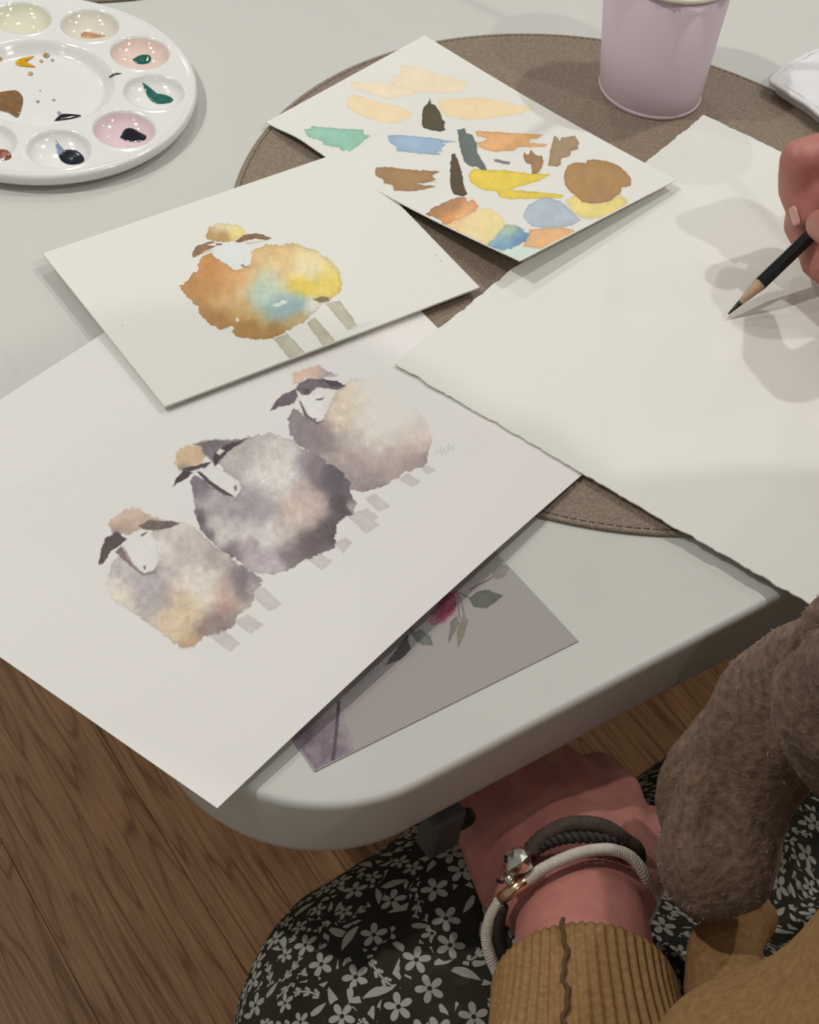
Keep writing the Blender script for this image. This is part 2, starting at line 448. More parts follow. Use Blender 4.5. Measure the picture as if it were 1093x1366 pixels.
class Painter:
    """lays watercolour washes over a sheet; washes are outlines drawn in the frame of the photograph"""
    def __init__(s, sheet, paper_rgb, alb, step):
        s.sh = sheet; L, T, R, B = [np.array(proj(p)) for p in sheet.P]
        na = int(max(np.hypot(*(B - L)), np.hypot(*(R - T))) / step); nb = int(max(np.hypot(*(T - L)), np.hypot(*(R - B))) / step)
        A, Bm = np.meshgrid(np.linspace(0.004, 0.996, na), np.linspace(0.004, 0.996, nb), indexing='ij')
        s.X = sheet.surf(A, Bm); s.px, s.py = proj(s.X)
        s.paper = np.array(paper_rgb, float); s.alb = np.array(alb)
        s.col = np.broadcast_to(s.paper, s.X.shape).copy(); s.own = np.zeros(A.shape, np.int32); s.names = {0: None}
    def wash(s, name, poly, col, soft=0.5, rough=1.2, edge=0.12, grain=0.05, blobs=(), fade=(), owner=None, seed=0, opac=1.0, rs=0.22, keep=0.06, gs=0.09, light=()):
        poly = np.asarray(poly, float); mg = soft * 2 + rough * 2 + 3
        inb = (s.px > poly[:, 0].min() - mg) & (s.px < poly[:, 0].max() + mg) & (s.py > poly[:, 1].min() - mg) & (s.py < poly[:, 1].max() + mg)
        if not inb.any(): return
        x = s.px[inb]; y = s.py[inb]
        x2 = x + rough * fbm(x * rs, y * rs, seed + 3, 3) * 1.6; y2 = y + rough * fbm(x * rs, y * rs, seed + 31, 3) * 1.6
        sd = poly_sd(x2, y2, poly)
        a = ss((sd / soft + 1) / 2) * opac if soft > 0 else (sd > 0) * opac
        c = np.broadcast_to(np.array(col, float), x.shape + (3,)).copy()
        if len(blobs):
            wx = x + 9 * fbm(x * .03, y * .03, seed + 5) + 4 * fbm(x * .12, y * .12, seed + 6); wy = y + 9 * fbm(x * .03, y * .03, seed + 7) + 4 * fbm(x * .12, y * .12, seed + 8)
            wt = np.full(x.shape, 0.10); acc = c * 0.10
            for bx, by, br, bc in blobs:
                w = np.exp(-((wx - bx) ** 2 + (wy - by) ** 2) / (2 * (br * 0.62) ** 2))
                acc += w[..., None] * np.array(bc, float); wt += w
            c = acc / wt[..., None]
        for bx, by, br, k in fade:
            a = a * (1 - k * np.exp(-((x - bx) ** 2 + (y - by) ** 2) / (2 * (br * 0.62) ** 2)))
        g = fbm(x * gs, y * gs, seed + 11, 5) * grain + fbm(x * .6, y * .6, seed + 13, 2) * grain * 0.35
        c = c * (1 + g[..., None])
        if edge: c = c * (1 - edge * np.exp(-np.clip(sd, 0, None) / 1.6))[..., None]
        s.col[inb] = s.col[inb] * (1 - a[..., None]) + c * a[..., None]
        if owner is None:
            owner = max(s.names) + 1; s.names[owner] = name
        o = s.own[inb]; o[a > keep] = owner; s.own[inb] = o
        return owner
    def soften(s, k, shift=(0, 0, 0)):
        lum = s.col.mean(-1, keepdims=True); far = np.abs(s.col - s.paper).max(-1, keepdims=True) > 3
        s.col = np.where(far, lum + (s.col - lum) * k + np.array(shift, float), s.col)
    def parts(s, root, mat, lift=0.00004, parents=None, labels=None):
        made = {}
        alb = np.clip(lin(np.clip(s.col, 0, 255)) / lin(s.paper) * s.alb, 0, 1)
        na, nb = s.own.shape; idx = np.arange(na * nb).reshape(na, nb); Xf = s.X.reshape(-1, 3) + np.array([0, 0, lift]); Cf = alb.reshape(-1, 3)
        for k, nm in s.names.items():
            if nm is None: continue
            m = (s.own[:-1, :-1] == k)
            if m.sum() < 4: continue
            q = np.stack([idx[:-1, :-1][m], idx[1:, :-1][m], idx[1:, 1:][m], idx[:-1, 1:][m]], -1)
            u, inv = np.unique(q, return_inverse=True); inv = inv.reshape(q.shape)
            me = quads_mesh(Xf[u], inv, nm)
            at_ = me.color_attributes.new('Col', 'FLOAT_COLOR', 'POINT')
            at_.data.foreach_set('color', np.concatenate([Cf[u], np.ones((len(u), 1))], 1).astype(np.float32).ravel())
            par = made.get(parents[k], root) if parents and k in parents else root
            made[k] = link(nm, me, mat, par)
            if labels and k in labels: made[k]['label'] = labels[k]
        return made

# ---- flower card lying under the print
fl = Sheet([(395 - 175, 993 - 252), (664 - 108, 739 - 116), (772, 855), (420, 1029)], [TZ + 0.0012] * 4)
M_flower = paper_mat('lilac_grey_card', (0.385, 0.36, 0.35))
flower = tag(fl.build('flower_card', M_flower, 12, 0.0004), 'lilac grey card printed with a rose and leaves, half hidden under the sheep print', 'card')
fp = Painter(fl, (150, 145, 143), (0.385, 0.36, 0.35), 0.8)
FZ = lambda p: Z(380, 720, 0.3843, p)
fp.wash('mottled_corner', FZ([(0, 700), (60, 640), (180, 600), (230, 740), (105, 815), (20, 760)]), (120, 108, 116), 14, 4, 0, 0.22, keep=0.15)
fp.wash('printed_line', FZ([(182, 560), (193, 560), (184, 680), (174, 765), (160, 765), (172, 680)]), (84, 72, 80), 1.0, 0.4, 0, 0.05)
def stem(a, b, w=1.0):
    a = np.array(FZ([a])[0]); b = np.array(FZ([b])[0]); d = (b - a) / np.hypot(*(b - a)); n = np.array([-d[1], d[0]]) * w
    return [a + n, b + n, b - n, a - n]
for a, b in (((590, 178), (650, 205)), ((600, 180), (606, 275)), ((608, 195), (624, 265)), ((640, 175), (722, 130)), ((425, 300), (450, 325))):
    fp.wash('printed_stem', stem(a, b), (104, 98, 96), 0.6, 0.3, 0, 0.04)
fp.wash('printed_rose', FZ([(490, 285), (520, 240), (560, 180), (600, 180), (592, 250), (545, 292), (510, 294)]), (142, 84, 98), 2.0, 2.2, 0.0, 0.30, gs=0.25,
        blobs=[(380 + 545 * .3843, 720 + 250 * .3843, 14, (128, 62, 82)), (380 + 515 * .3843, 720 + 285 * .3843, 10, (158, 118, 126)), (380 + 585 * .3843, 720 + 220 * .3843, 9, (124, 70, 86))])
for pts, c in (([(640, 205), (665, 182), (700, 173), (757, 192), (735, 215), (700, 238), (655, 232)], (94, 96, 88)),
               ([(720, 112), (748, 84), (778, 92), (770, 125), (740, 137), (722, 130)], (128, 124, 118)),
               ([(575, 290), (595, 262), (606, 290), (592, 320), (567, 358)], (112, 112, 106)),
               ([(606, 290), (622, 256), (637, 285), (625, 325), (600, 378), (598, 330)], (128, 122, 110)),
               ([(440, 325), (470, 312), (505, 335), (517, 368), (480, 365), (455, 350)], (106, 108, 104)),
               ([(348, 437), (380, 390), (425, 330), (438, 380), (405, 415)], (82, 82, 80))):
    fp.wash('printed_leaf', FZ(pts), c, 0.9, 0.8, 0.15, 0.14)
fp.parts(flower, M_paint)

# ---- the big sheep print
pr_sh = Sheet([(-256, 698), (415, 266), (777, 633), (290, 1078)], [TZ + 0.004, TZ + 0.0035, TZ + 0.0045, TZ + 0.006],
              lift=lambda a, b: 0.004 * np.sin(math.pi * np.clip(b, 0, 1)) * ss((a - 0.55) / 0.45))
sheep_print = tag(pr_sh.build('sheep_print', M_print, 60, 0.0004), 'large white art print of three grey sheep overhanging the table corner', 'print')
pp = Painter(pr_sh, (215, 211, 204), (0.80, 0.78, 0.75), 0.85)
k_bg = pp.wash('printed_background', [(-20, 672), (470, 415), (650, 590), (300, 893), (282, 880)], (211.5, 208, 200.5), 5, 1, 0, 0.008, keep=0.02)
parents, labels = {}, {}
def print_sheep(z0, body, blobs, fade, tuft, tuftc, tuftb, ears, face, facec, legs, lines, seed, base, label, soft=1.2):
    zz = lambda p: Z(z0[0], z0[1], 0.2745, p)
    zb = lambda bl: [(z0[0] + 0.2745 * x, z0[1] + 0.2745 * y, r * 0.2745, c) for x, y, r, c in bl]
    kb = max(pp.names) + 1; pp.names[kb] = 'painted_sheep'; labels[kb] = label
    for lg in legs:
        kl = pp.wash('painted_leg', zz(lg), (190, 184, 179), 1.6, 1.0, 0.08, 0.05, seed=seed); parents[kl] = kb
    pp.wash('', zz(body), base, soft, 2.2, 0.20, 0.13, gs=0.12, blobs=zb(blobs), fade=zb(fade), owner=kb, seed=seed)
    pp.wash('', zz(tuft), tuftc, 2.0, 2.2, 0.06, 0.10, blobs=zb(tuftb), owner=kb, seed=seed + 1)
    kf = pp.wash('painted_face', zz(face), facec, 1.3, 0.7, 0.07, 0.035, seed=seed, gs=.15); parents[kf] = kb
    for e, c, sf in ears:
        ke = pp.wash('painted_ear', zz(e), c, sf, 1.0, 0.15, 0.22, seed=seed + 2, gs=0.2); parents[ke] = kb
    for p, c, sf in lines:
        pp.wash('', zz(p), c, sf + 0.3, 0.6, 0, 0.15, owner=kb, seed=seed + 4)
DK = (74, 62, 68)
# far sheep (upper right)
print_sheep((340, 470),
    [(190, 270), (165, 320), (172, 400), (215, 460), (290, 490), (380, 560), (430, 610), (465, 668), (520, 680), (600, 662), (660, 632), (740, 577), (825, 552), (845, 490), (862, 420), (830, 330), (740, 230), (620, 140), (470, 130), (390, 200), (345, 300), (300, 345), (240, 310)],
    [(225, 350, 95, (122, 110, 116)), (330, 410, 80, (124, 108, 114)), (490, 520, 130, (158, 138, 136)), (560, 650, 70, (134, 118, 122)), (700, 520, 90, (164, 140, 136)), (790, 420, 80, (206, 178, 158)), (810, 510, 50, (140, 120, 122)), (470, 230, 90, (218, 192, 158)), (400, 320, 60, (220, 196, 168)), (600, 330, 150, (213, 206, 190)), (560, 420, 90, (212, 202, 184)), (330, 560, 60, (176, 154, 146))],
    [(720, 230, 190, 1.0), (600, 130, 150, 0.9), (640, 330, 90, 0.5), (860, 380, 60, 0.6)],
    [(178, 155), (190, 100), (260, 74), (310, 65), (350, 90), (400, 112), (330, 125), (250, 125), (205, 158)], (206, 172, 148), [(220, 110, 60, (214, 174, 146)), (290, 80, 40, (204, 160, 142)), (350, 105, 50, (140, 132, 142))],
    [([(75, 285), (110, 228), (150, 200), (200, 180), (210, 215), (190, 250), (150, 258), (110, 268)], (92, 80, 86), 1.0), ([(200, 182), (215, 150), (260, 127), (340, 132), (400, 142), (445, 165), (400, 182), (350, 176), (300, 172), (270, 200), (230, 205)], (98, 86, 92), 1.2), ([(320, 132), (400, 140), (440, 165), (370, 165)], (66, 54, 62), 1.2)],
    [(213, 235), (240, 205), (275, 195), (330, 190), (345, 240), (340, 320), (300, 346), (258, 318)], (217, 213, 209),
    [[(700, 615), (748, 588), (805, 628), (762, 655)], [(805, 560), (835, 550), (885, 575), (835, 592)], [(480, 795), (540, 760), (600, 800), (535, 855)]],
    [([(215, 235), (240, 310), (300, 348), (335, 335), (300, 338), (255, 300), (225, 240)], (96, 80, 86), 0.6), ([(240, 180), (268, 178), (262, 205), (238, 205)], (80, 62, 62), 1.0), ([(295, 228), (335, 218), (330, 230), (300, 235)], (100, 88, 90), 0.6), ([(285, 318), (300, 322), (296, 334), (286, 330)], (130, 100, 100), 0.6)],
    11, (186, 172, 162), 'furthest painted sheep, dark ear and cream fleece')
# middle sheep
print_sheep((210, 560),
    [(160, 300), (185, 270), (230, 300), (300, 350), (380, 375), (410, 330), (330, 260), (290, 200), (350, 130), (440, 85), (550, 65), (650, 100), (700, 140), (780, 180), (880, 240), (935, 310), (940, 360), (965, 400), (950, 455), (910, 475), (870, 510), (862, 622), (800, 650), (720, 680), (640, 732), (560, 750), (480, 745), (400, 690), (330, 645), (270, 600), (220, 550), (190, 480), (180, 400)],
    [(850, 280, 95, (74, 66, 76)), (760, 240, 70, (132, 116, 124)), (890, 420, 60, (62, 52, 60)), (840, 540, 75, (70, 58, 64)), (745, 610, 60, (84, 70, 74)), (660, 665, 55, (116, 102, 104)), (190, 320, 50, (104, 94, 106)), (200, 490, 40, (84, 72, 82)), (245, 575, 35, (88, 74, 82)), (370, 650, 50, (112, 96, 102)), (540, 275, 95, (214, 211, 202)), (590, 180, 90, (200, 195, 186)), (440, 545, 60, (214, 209, 200)), (530, 565, 60, (214, 209, 200)), (600, 260, 60, (210, 206, 196)), (330, 540, 60, (196, 188, 180)), (430, 440, 110, (146, 138, 144)), (720, 430, 90, (206, 178, 162)), (620, 540, 50, (190, 172, 162)), (430, 130, 80, (170, 160, 156)), (520, 700, 80, (180, 166, 168)), (460, 635, 60, (150, 132, 136)), (945, 420, 20, (190, 186, 182))],
    [],
    [(85, 210), (100, 150), (150, 122), (215, 132), (235, 170), (215, 215), (150, 250), (110, 245)], (204, 174, 130), [(140, 170, 60, (206, 172, 122)), (200, 190, 40, (196, 160, 128)), (130, 235, 30, (120, 104, 100))],
    [([(75, 325), (95, 280), (125, 247), (172, 258), (135, 288), (100, 310)], (58, 48, 54), 0.8), ([(175, 118), (250, 98), (340, 100), (440, 92), (360, 140), (312, 192), (283, 222), (265, 200), (225, 165), (215, 130)], (106, 94, 102), 2.2), ([(270, 190), (285, 150), (330, 125), (420, 98), (350, 150), (310, 190), (280, 215)], (56, 46, 54), 1.4), ([(120, 240), (190, 222), (262, 205), (240, 228), (190, 240), (150, 256)], (66, 54, 60), 1.2)],
    [(190, 250), (260, 222), (330, 252), (398, 300), (408, 340), (372, 370), (320, 358), (250, 310)], (211, 207, 201),
    [[(925, 470), (985, 440), (1080, 510), (1015, 552)], [(860, 600), (915, 572), (945, 600), (905, 648)], [(720, 675), (785, 645), (850, 688), (800, 730)], [(1010, 380), (1060, 360), (1130, 420), (1075, 450)]],
    [([(190, 252), (245, 312), (320, 362), (375, 375), (320, 340), (262, 300), (215, 255)], (66, 54, 58), 0.8), ([(285, 160), (305, 138), (328, 150), (305, 172)], (206, 200, 192), 1.0), ([(372, 325), (385, 315), (388, 340), (376, 350)], (110, 90, 90), 0.8), ([(275, 205), (300, 185), (290, 215), (276, 226)], (48, 38, 42), 0.8)],
    23, (170, 160, 160), 'middle painted sheep, grey with a dark rump')
# near sheep (lower left)
print_sheep((90, 670),
    [(215, 300), (195, 380), (188, 430), (250, 492), (400, 592), (550, 707), (612, 707), (662, 655), (740, 630), (800, 612), (832, 545), (892, 500), (912, 432), (952, 382), (900, 340), (820, 290), (720, 218), (640, 140), (560, 92), (440, 120), (330, 200), (250, 262)],
    [(400, 420, 95, (164, 154, 158)), (300, 350, 70, (178, 168, 168)), (640, 390, 90, (214, 206, 192)), (560, 510, 90, (206, 178, 136)), (600, 685, 55, (188, 148, 104)), (500, 600, 70, (214, 186, 144)), (650, 605, 45, (128, 106, 98)), (760, 590, 60, (126, 106, 104)), (850, 380, 70, (110, 96, 104)), (620, 190, 110, (184, 168, 160)), (690, 270, 50, (152, 134, 132)), (770, 430, 60, (196, 164, 144)), (780, 500, 40, (160, 124, 110)), (250, 450, 80, (222, 208, 182)), (480, 220, 50, (208, 200, 188)), (480, 490, 40, (160, 150, 150)), (900, 400, 30, (180, 164, 156))],
    [(190, 430, 60, 0.6), (560, 90, 90, 0.7), (260, 520, 60, 0.3)],
    [(203, 122), (213, 75), (270, 50), (300, 30), (360, 34), (400, 68), (470, 85), (400, 112), (330, 150), (230, 162)], (190, 162, 142), [(240, 90, 50, (200, 166, 140)), (330, 60, 60, (196, 164, 146)), (300, 110, 40, (168, 138, 120)), (230, 150, 40, (130, 112, 114))],
    [([(152, 306), (163, 230), (185, 175), (240, 142), (285, 178), (258, 210), (215, 235), (175, 298)], (72, 60, 62), 1.0), ([(345, 118), (400, 85), (480, 92), (550, 100), (500, 124), (440, 136), (380, 134)], (98, 82, 78), 1.6), ([(235, 240), (265, 215), (300, 290), (320, 320), (280, 290)], (120, 100, 100), 1.4)],
    [(272, 215), (300, 160), (360, 125), (402, 150), (440, 200), (446, 280), (420, 330), (372, 346), (318, 302)], (213, 210, 204),
    [[(900, 420), (955, 415), (1040, 495), (985, 532), (920, 478)], [(810, 580), (880, 545), (955, 598), (890, 640)], [(690, 650), (762, 622), (842, 686), (790, 728)]],
    [([(275, 218), (318, 303), (372, 347), (422, 332), (440, 300), (425, 345), (372, 358), (310, 315)], (128, 108, 106), 0.8), ([(355, 160), (388, 140), (384, 152), (360, 168)], (100, 82, 84), 0.7), ([(368, 310), (382, 308), (382, 328), (372, 326)], (110, 90, 92), 0.7)],
    37, (192, 180, 170), 'nearest painted sheep, tan and mauve', soft=2.0)
# the artist's small scribbled mark
kz = max(pp.names) + 1; pp.names[kz] = 'scribbled_mark'
sg = Z(340, 470, 0.2745, [(872, 500), (885, 468), (890, 495), (905, 460), (908, 500), (918, 465), (928, 495), (945, 440), (940, 480), (960, 455), (972, 470), (955, 480)])
for a, b in zip(sg[:-1], sg[1:]):
    a = np.array(a); b = np.array(b); d = (b - a) / np.hypot(*(b - a)); n = np.array([-d[1], d[0]]) * 0.55
    pp.wash('', [a + n, b + n, b - n, a - n], (186, 182, 174), 0.5, 0.1, 0, 0.02, owner=kz)
_d = np.abs(pp.col - pp.paper).max(-1, keepdims=True)
pp.soften(0.78, (3, 2, 0)); pp.col = np.where(_d > 3, pp.col + 0.11 * (pp.paper - pp.col), pp.col)
pp.parts(sheep_print, M_paint, parents=parents, labels=labels)

# ---- the blank deckle-edged sheet
_L, _T, _B = at(527, 485, TZ + .0095), at(940, 153, TZ + .0075), at(1088, 812, TZ + .0085)
bl = Sheet([(527, 485), (940, 153), (0, 0), (1088, 812)], [TZ + 0.006] * 4); bl.P[2] = _T + _B - _L
bl.lift = lambda a, b: 0.002 * np.sin(a * 9.0) * np.exp(-b * 7) * 0 + 0.0012 * ss((a - 0.6) / 0.4)
bl.deckle = 0.0011
blank = tag(bl.build('watercolor_sheet', M_paper, 170, 0.0007), 'large blank cream paper sheet with rough deckled edges under the pencil', 'paper')

# ---- the small sheep card
cd = Sheet([(57, 338), (463, 200), (640, 383), (220, 542)], [TZ + 0.0085, TZ + 0.0075, TZ + 0.0078, TZ + 0.0078])
card = tag(cd.build('sheep_card', M_paper, 20, 0.0012), 'cream watercolour card with one orange and yellow painted sheep', 'card')
cp = Painter(cd, (216, 213, 201), PAPER_ALB, 0.75)
CC = lambda p: Z(220, 280, 0.2745, p)
cb = lambda bl: [(220 + 0.2745 * x, 280 + 0.2745 * y, r * 0.2745, c) for x, y, r, c in bl]
kb = 1; cp.names[1] = 'painted_sheep'; par = {}
for lg in ([(528, 625), (595, 600), (680, 692), (605, 724)], [(688, 550), (728, 520), (832, 640), (770, 664)], [(778, 455), (850, 440), (942, 570), (890, 586)]):
    k = cp.wash('painted_leg', CC(lg), (182, 172, 150), 0.7, 0.8, 0.10, 0.10); par[k] = 1
cp.wash('', CC([(880, 590), (940, 560), (1010, 530), (1060, 540), (960, 575)]), (204, 200, 188), 2, 1, 0, 0.03, owner=1)
cp.wash('', CC([(425, 200), (500, 165), (580, 170), (620, 158), (680, 180), (740, 200), (800, 240), (840, 290), (862, 350), (850, 400), (810, 430), (770, 450), (740, 490), (690, 530), (640, 565), (590, 595), (510, 627), (420, 630), (340, 614), (325, 592), (338, 572), (312, 566), (270, 582), (210, 552), (180, 517), (158, 470), (98, 410), (73, 370), (110, 340), (130, 310), (160, 305), (158, 270), (178, 225), (230, 210), (250, 235), (290, 255), (330, 290), (370, 290), (410, 270)]),
        (206, 168, 112), 0.8, 1.9, 0.16, 0.09, owner=1, seed=4,
        blobs=cb([(220, 280, 60, (196, 128, 72)), (300, 320, 70, (208, 148, 92)), (130, 370, 60, (184, 126, 70)), (230, 380, 60, (184, 128, 74)), (260, 430, 50, (206, 166, 108)), (200, 500, 70, (176, 122, 70)), (280, 540, 60, (172, 118, 64)), (420, 600, 80, (166, 116, 60)), (540, 590, 70, (160, 116, 62)), (370, 500, 50, (198, 158, 100)), (520, 220, 90, (222, 180, 122)), (600, 260, 60, (226, 190, 130)), (720, 240, 80, (226, 204, 150)), (700, 290, 50, (226, 214, 172)), (680, 380, 55, (224, 190, 70)), (800, 350, 60, (226, 200, 88)), (830, 280, 40, (224, 204, 120)), (480, 350, 80, (188, 198, 172)), (500, 440, 70, (172, 190, 172)), (560, 490, 55, (132, 166, 176)), (640, 470, 45, (130, 164, 178)), (520, 510, 40, (136, 170, 176)), (480, 540, 40, (190, 176, 124)), (640, 540, 40, (190, 160, 110)), (720, 480, 40, (206, 204, 186)), (390, 330, 50, (214, 160, 100)), (430, 270, 50, (214, 164, 108))]))
cp.wash('', CC([(515, 465), (545, 455), (570, 440), (600, 440), (580, 458), (540, 472)]), (206, 208, 192), 1.0, 1.0, 0, 0.02, owner=1)
cp.wash('', CC([(720, 435), (760, 422), (795, 425), (800, 445), (750, 452)]), (124, 108, 74), 1.4, 0.8, 0, 0.1, owner=1)
cp.wash('', CC([(345, 530), (360, 525), (360, 540), (348, 545)]), (222, 214, 190), 0.6, 0.4, 0, 0.0, owner=1)
k = cp.wash('painted_tuft', CC([(195, 125), (215, 82), (260, 66), (350, 68), (392, 105), (380, 130), (330, 152), (290, 158), (250, 152), (205, 142)]), (206, 180, 130), 0.9, 1.4, 0.08, 0.06,
            blobs=cb([(230, 120, 40, (178, 130, 84)), (290, 125, 40, (180, 134, 84)), (250, 82, 40, (218, 200, 158)), (350, 110, 40, (226, 208, 120)), (310, 80, 30, (220, 206, 160))])); par[k] = 1
k = cp.wash('painted_face', CC([(240, 175), (280, 160), (340, 155), (400, 165), (425, 220), (415, 265), (370, 288), (335, 285), (290, 252), (255, 225)]), (212, 210, 204), 1.0, 0.6, 0, 0.02); par[k] = 1
for e, c in (([(132, 212), (145, 182), (165, 170), (235, 150), (242, 160), (200, 170), (250, 178), (205, 195), (150, 228), (135, 232)], (150, 108, 76)), ([(340, 155), (385, 122), (440, 114), (480, 122), (520, 140), (490, 147), (440, 140), (390, 150), (365, 158)], (138, 98, 70))):
    k = cp.wash('painted_ear', CC(e), c, 0.7, 0.6, 0.15, 0.16, gs=.2); par[k] = 1
cp.wash('', CC([(390, 160), (500, 146), (470, 154), (400, 168)]), (196, 172, 150), 0.6, 0.4, 0, 0.05, owner=1)
cp.wash('', CC([(150, 225), (215, 195), (240, 192), (200, 208)]), (190, 160, 130), 0.6, 0.4, 0, 0.05, owner=1)
cp.wash('', CC([(245, 162), (280, 165), (275, 174), (248, 172)]), (120, 86, 70), 0.6, 0.3, 0, 0.05, owner=1)
cp.wash('', CC([(365, 270), (385, 262), (384, 275), (410, 268), (385, 282)]), (150, 100, 80), 0.5, 0.3, 0, 0.05, owner=1)
for q in ((163, 434, 1.6), (581, 341, 1.8), (588, 348, 1.8)):
    cp.wash('paint_speck', [(q[0] - q[2], q[1]), (q[0], q[1] - q[2]), (q[0] + q[2], q[1]), (q[0], q[1] + q[2])], (182, 178, 164), 0.8, 0.2, 0, 0)
cp.soften(0.88, (2, 5, 3))
cp.parts(card, M_paint, parents=par)

# ---- the colour swatch sheet, its near corner curling up
sw = Sheet([(355, 163), (567, 47), (903, 240), (694, 348)], [TZ + 0.0045, TZ + 0.0035, TZ + 0.0125, TZ + 0.021],
           lift=lambda a, b: -0.0045 * np.sin(math.pi * a) * (1 - b) - 0.002 * np.sin(math.pi * a) * b + 0.004 * ss(1 - a / 0.5) * (1 - b) * ss(a * 6))
swatch = tag(sw.build('swatch_sheet', M_paper, 40, 0.0006), 'cream sheet covered in watercolour test strokes beside the lilac cup', 'paper')
sp = Painter(sw, (219, 217, 207), PAPER_ALB, 0.7)
C2 = lambda p: Z(330, 30, 0.5306, p); C5 = lambda p: Z(370, 70, 0.2562, p); C6 = lambda p: Z(560, 150, 0.2745, p)
c6 = lambda bl: [(560 + 0.2745 * x, 150 + 0.2745 * y, r * 0.2745, c) for x, y, r, c in bl]
ST = [
 (C5([(640, 65), (700, 70), (760, 85), (800, 100), (900, 130), (975, 155), (985, 180), (960, 205), (880, 212), (800, 205), (700, 205), (620, 185), (595, 150), (605, 125), (640, 115)]), (231, 215, 184), 'pale cream test stroke'),
 (C5([(380, 165), (400, 152), (500, 152), (600, 165), (660, 185), (740, 205), (700, 225), (640, 230), (580, 243), (520, 225), (450, 205), (385, 190)]), (231, 216, 186), None),
 (C5([(365, 235), (400, 220), (450, 230), (530, 260), (620, 275), (680, 305), (715, 325), (670, 350), (610, 368), (540, 362), (460, 340), (400, 310), (360, 280)]), (231, 211, 172), None),
 (C2([(478, 195), (520, 191), (570, 190), (583, 187), (640, 200), (722, 215), (680, 230), (600, 243), (560, 245), (500, 235), (482, 215)]), (233, 211, 168), None),
 (C5([(795, 235), (805, 270), (820, 275), (850, 310), (858, 345), (873, 360), (870, 405), (855, 412), (800, 405), (752, 388), (750, 350), (757, 300), (770, 275), (785, 262)]), (90, 82, 64), 'dark olive test stroke'),
 (C5([(135, 400), (170, 400), (180, 385), (300, 395), (445, 405), (450, 425), (485, 435), (450, 460), (430, 480), (385, 510), (370, 537), (340, 515), (320, 492), (280, 490), (245, 480), (235, 460), (190, 450), (150, 430)]), (150, 194, 170), 'teal green test stroke'),
 (C5([(572, 432), (640, 430), (760, 440), (850, 452), (930, 465), (860, 475), (880, 480), (850, 500), (865, 515), (830, 520), (855, 532), (740, 528), (620, 512), (620, 490), (590, 475), (580, 450)]), (156, 179, 198), 'light blue test stroke'),
 (C6([(268, 95), (290, 90), (420, 98), (560, 105), (605, 108), (570, 125), (540, 130), (530, 150), (620, 152), (610, 168), (540, 170), (480, 168), (450, 185), (370, 192), (310, 180), (285, 160), (270, 150), (300, 140), (328, 130), (320, 122), (285, 118)]), (222, 172, 119), 'orange test stroke'),
 (C6([(235, 300), (260, 272), (320, 280), (400, 280), (520, 295), (635, 300), (590, 330), (540, 345), (440, 375), (560, 385), (700, 400), (690, 415), (600, 418), (450, 422), (390, 415), (375, 385), (300, 375), (250, 345)]), (224, 198, 86), 'bright yellow test stroke'),
 (C6([(182, 82), (220, 78), (232, 100), (255, 110), (275, 150), (280, 190), (300, 230), (325, 270), (325, 283), (305, 283), (275, 262), (250, 265), (215, 240), (200, 190), (190, 140)]), (106, 113, 108), 'slate grey test stroke'),
 (C6([(358, 230), (380, 230), (420, 238), (440, 240), (435, 255), (400, 250), (370, 243)]), (126, 130, 132), None),
 (C6([(502, 190), (520, 205), (530, 205), (540, 183), (560, 205), (580, 210), (590, 205), (603, 235), (595, 270), (575, 295), (545, 298), (540, 250), (520, 248), (505, 225)]), (160, 127, 90), None),
 (C6([(655, 112), (670, 120), (680, 140), (690, 122), (730, 115), (755, 112), (775, 150), (770, 180), (740, 185), (730, 215), (690, 222), (685, 255), (665, 264), (622, 260), (630, 210), (640, 160)]), (161, 138, 109), 'taupe test stroke'),
 (C6([(155, 202), (175, 200), (190, 240), (205, 290), (215, 350), (230, 395), (210, 408), (165, 395), (150, 370), (147, 310), (150, 240)]), (92, 78, 60), 'dark brown test stroke'),
 (C5([(510, 600), (560, 596), (700, 610), (850, 622), (810, 640), (815, 655), (830, 660), (800, 670), (830, 672), (720, 685), (830, 697), (760, 715), (690, 722), (610, 722), (598, 690), (555, 680), (545, 655), (512, 640)]), (164, 131, 92), 'brown test stroke'),
 (C6([(712, 430), (760, 400), (800, 430), (850, 445), (930, 430), (970, 400), (1012, 430), (990, 472), (930, 500), (840, 517), (780, 507), (740, 480)]), (226, 207, 132), 'pale yellow test wash'),
 (C6([(715, 260), (750, 245), (810, 245), (815, 230), (850, 228), (900, 235), (960, 255), (1000, 285), (1030, 325), (1025, 355), (980, 368), (975, 395), (950, 410), (930, 430), (850, 445), (790, 435), (760, 405), (730, 385), (705, 350), (700, 310)]), (170, 134, 92), 'round brown test blot'),
 (C6([(530, 570), (600, 560), (680, 560), (750, 570), (765, 585), (700, 630), (620, 670), (560, 662), (500, 650), (530, 610)]), (222, 178, 128), None),
 (C6([(510, 480), (530, 450), (580, 420), (620, 410), (680, 430), (720, 460), (760, 500), (783, 525), (740, 550), (680, 560), (600, 562), (540, 550), (505, 515)]), (176, 188, 194), 'grey blue test blot'),
]
for i, (poly, col, lb) in enumerate(ST):
    big = i < 4
    k = sp.wash('brush_stroke', poly, col, 0.55 if not i in (15,) else 3, 0.9, 0.04 if big else 0.13, 0.03 if big else 0.06, seed=50 + i)
    if lb: labels[1000 + k] = lb
k = sp.wash('blended_wash', C6([(118, 545), (200, 520), (290, 470), (340, 462), (400, 510), (420, 550), (380, 600), (330, 637), (250, 630), (190, 602)]), (232, 208, 152), 1.2, 1.2, 0.06, 0.05, seed=81, blobs=c6([(150, 560, 60, (226, 190, 140)), (330, 520, 60, (232, 212, 158)), (240, 600, 60, (230, 210, 160)), (380, 560, 40, (222, 212, 152))]))
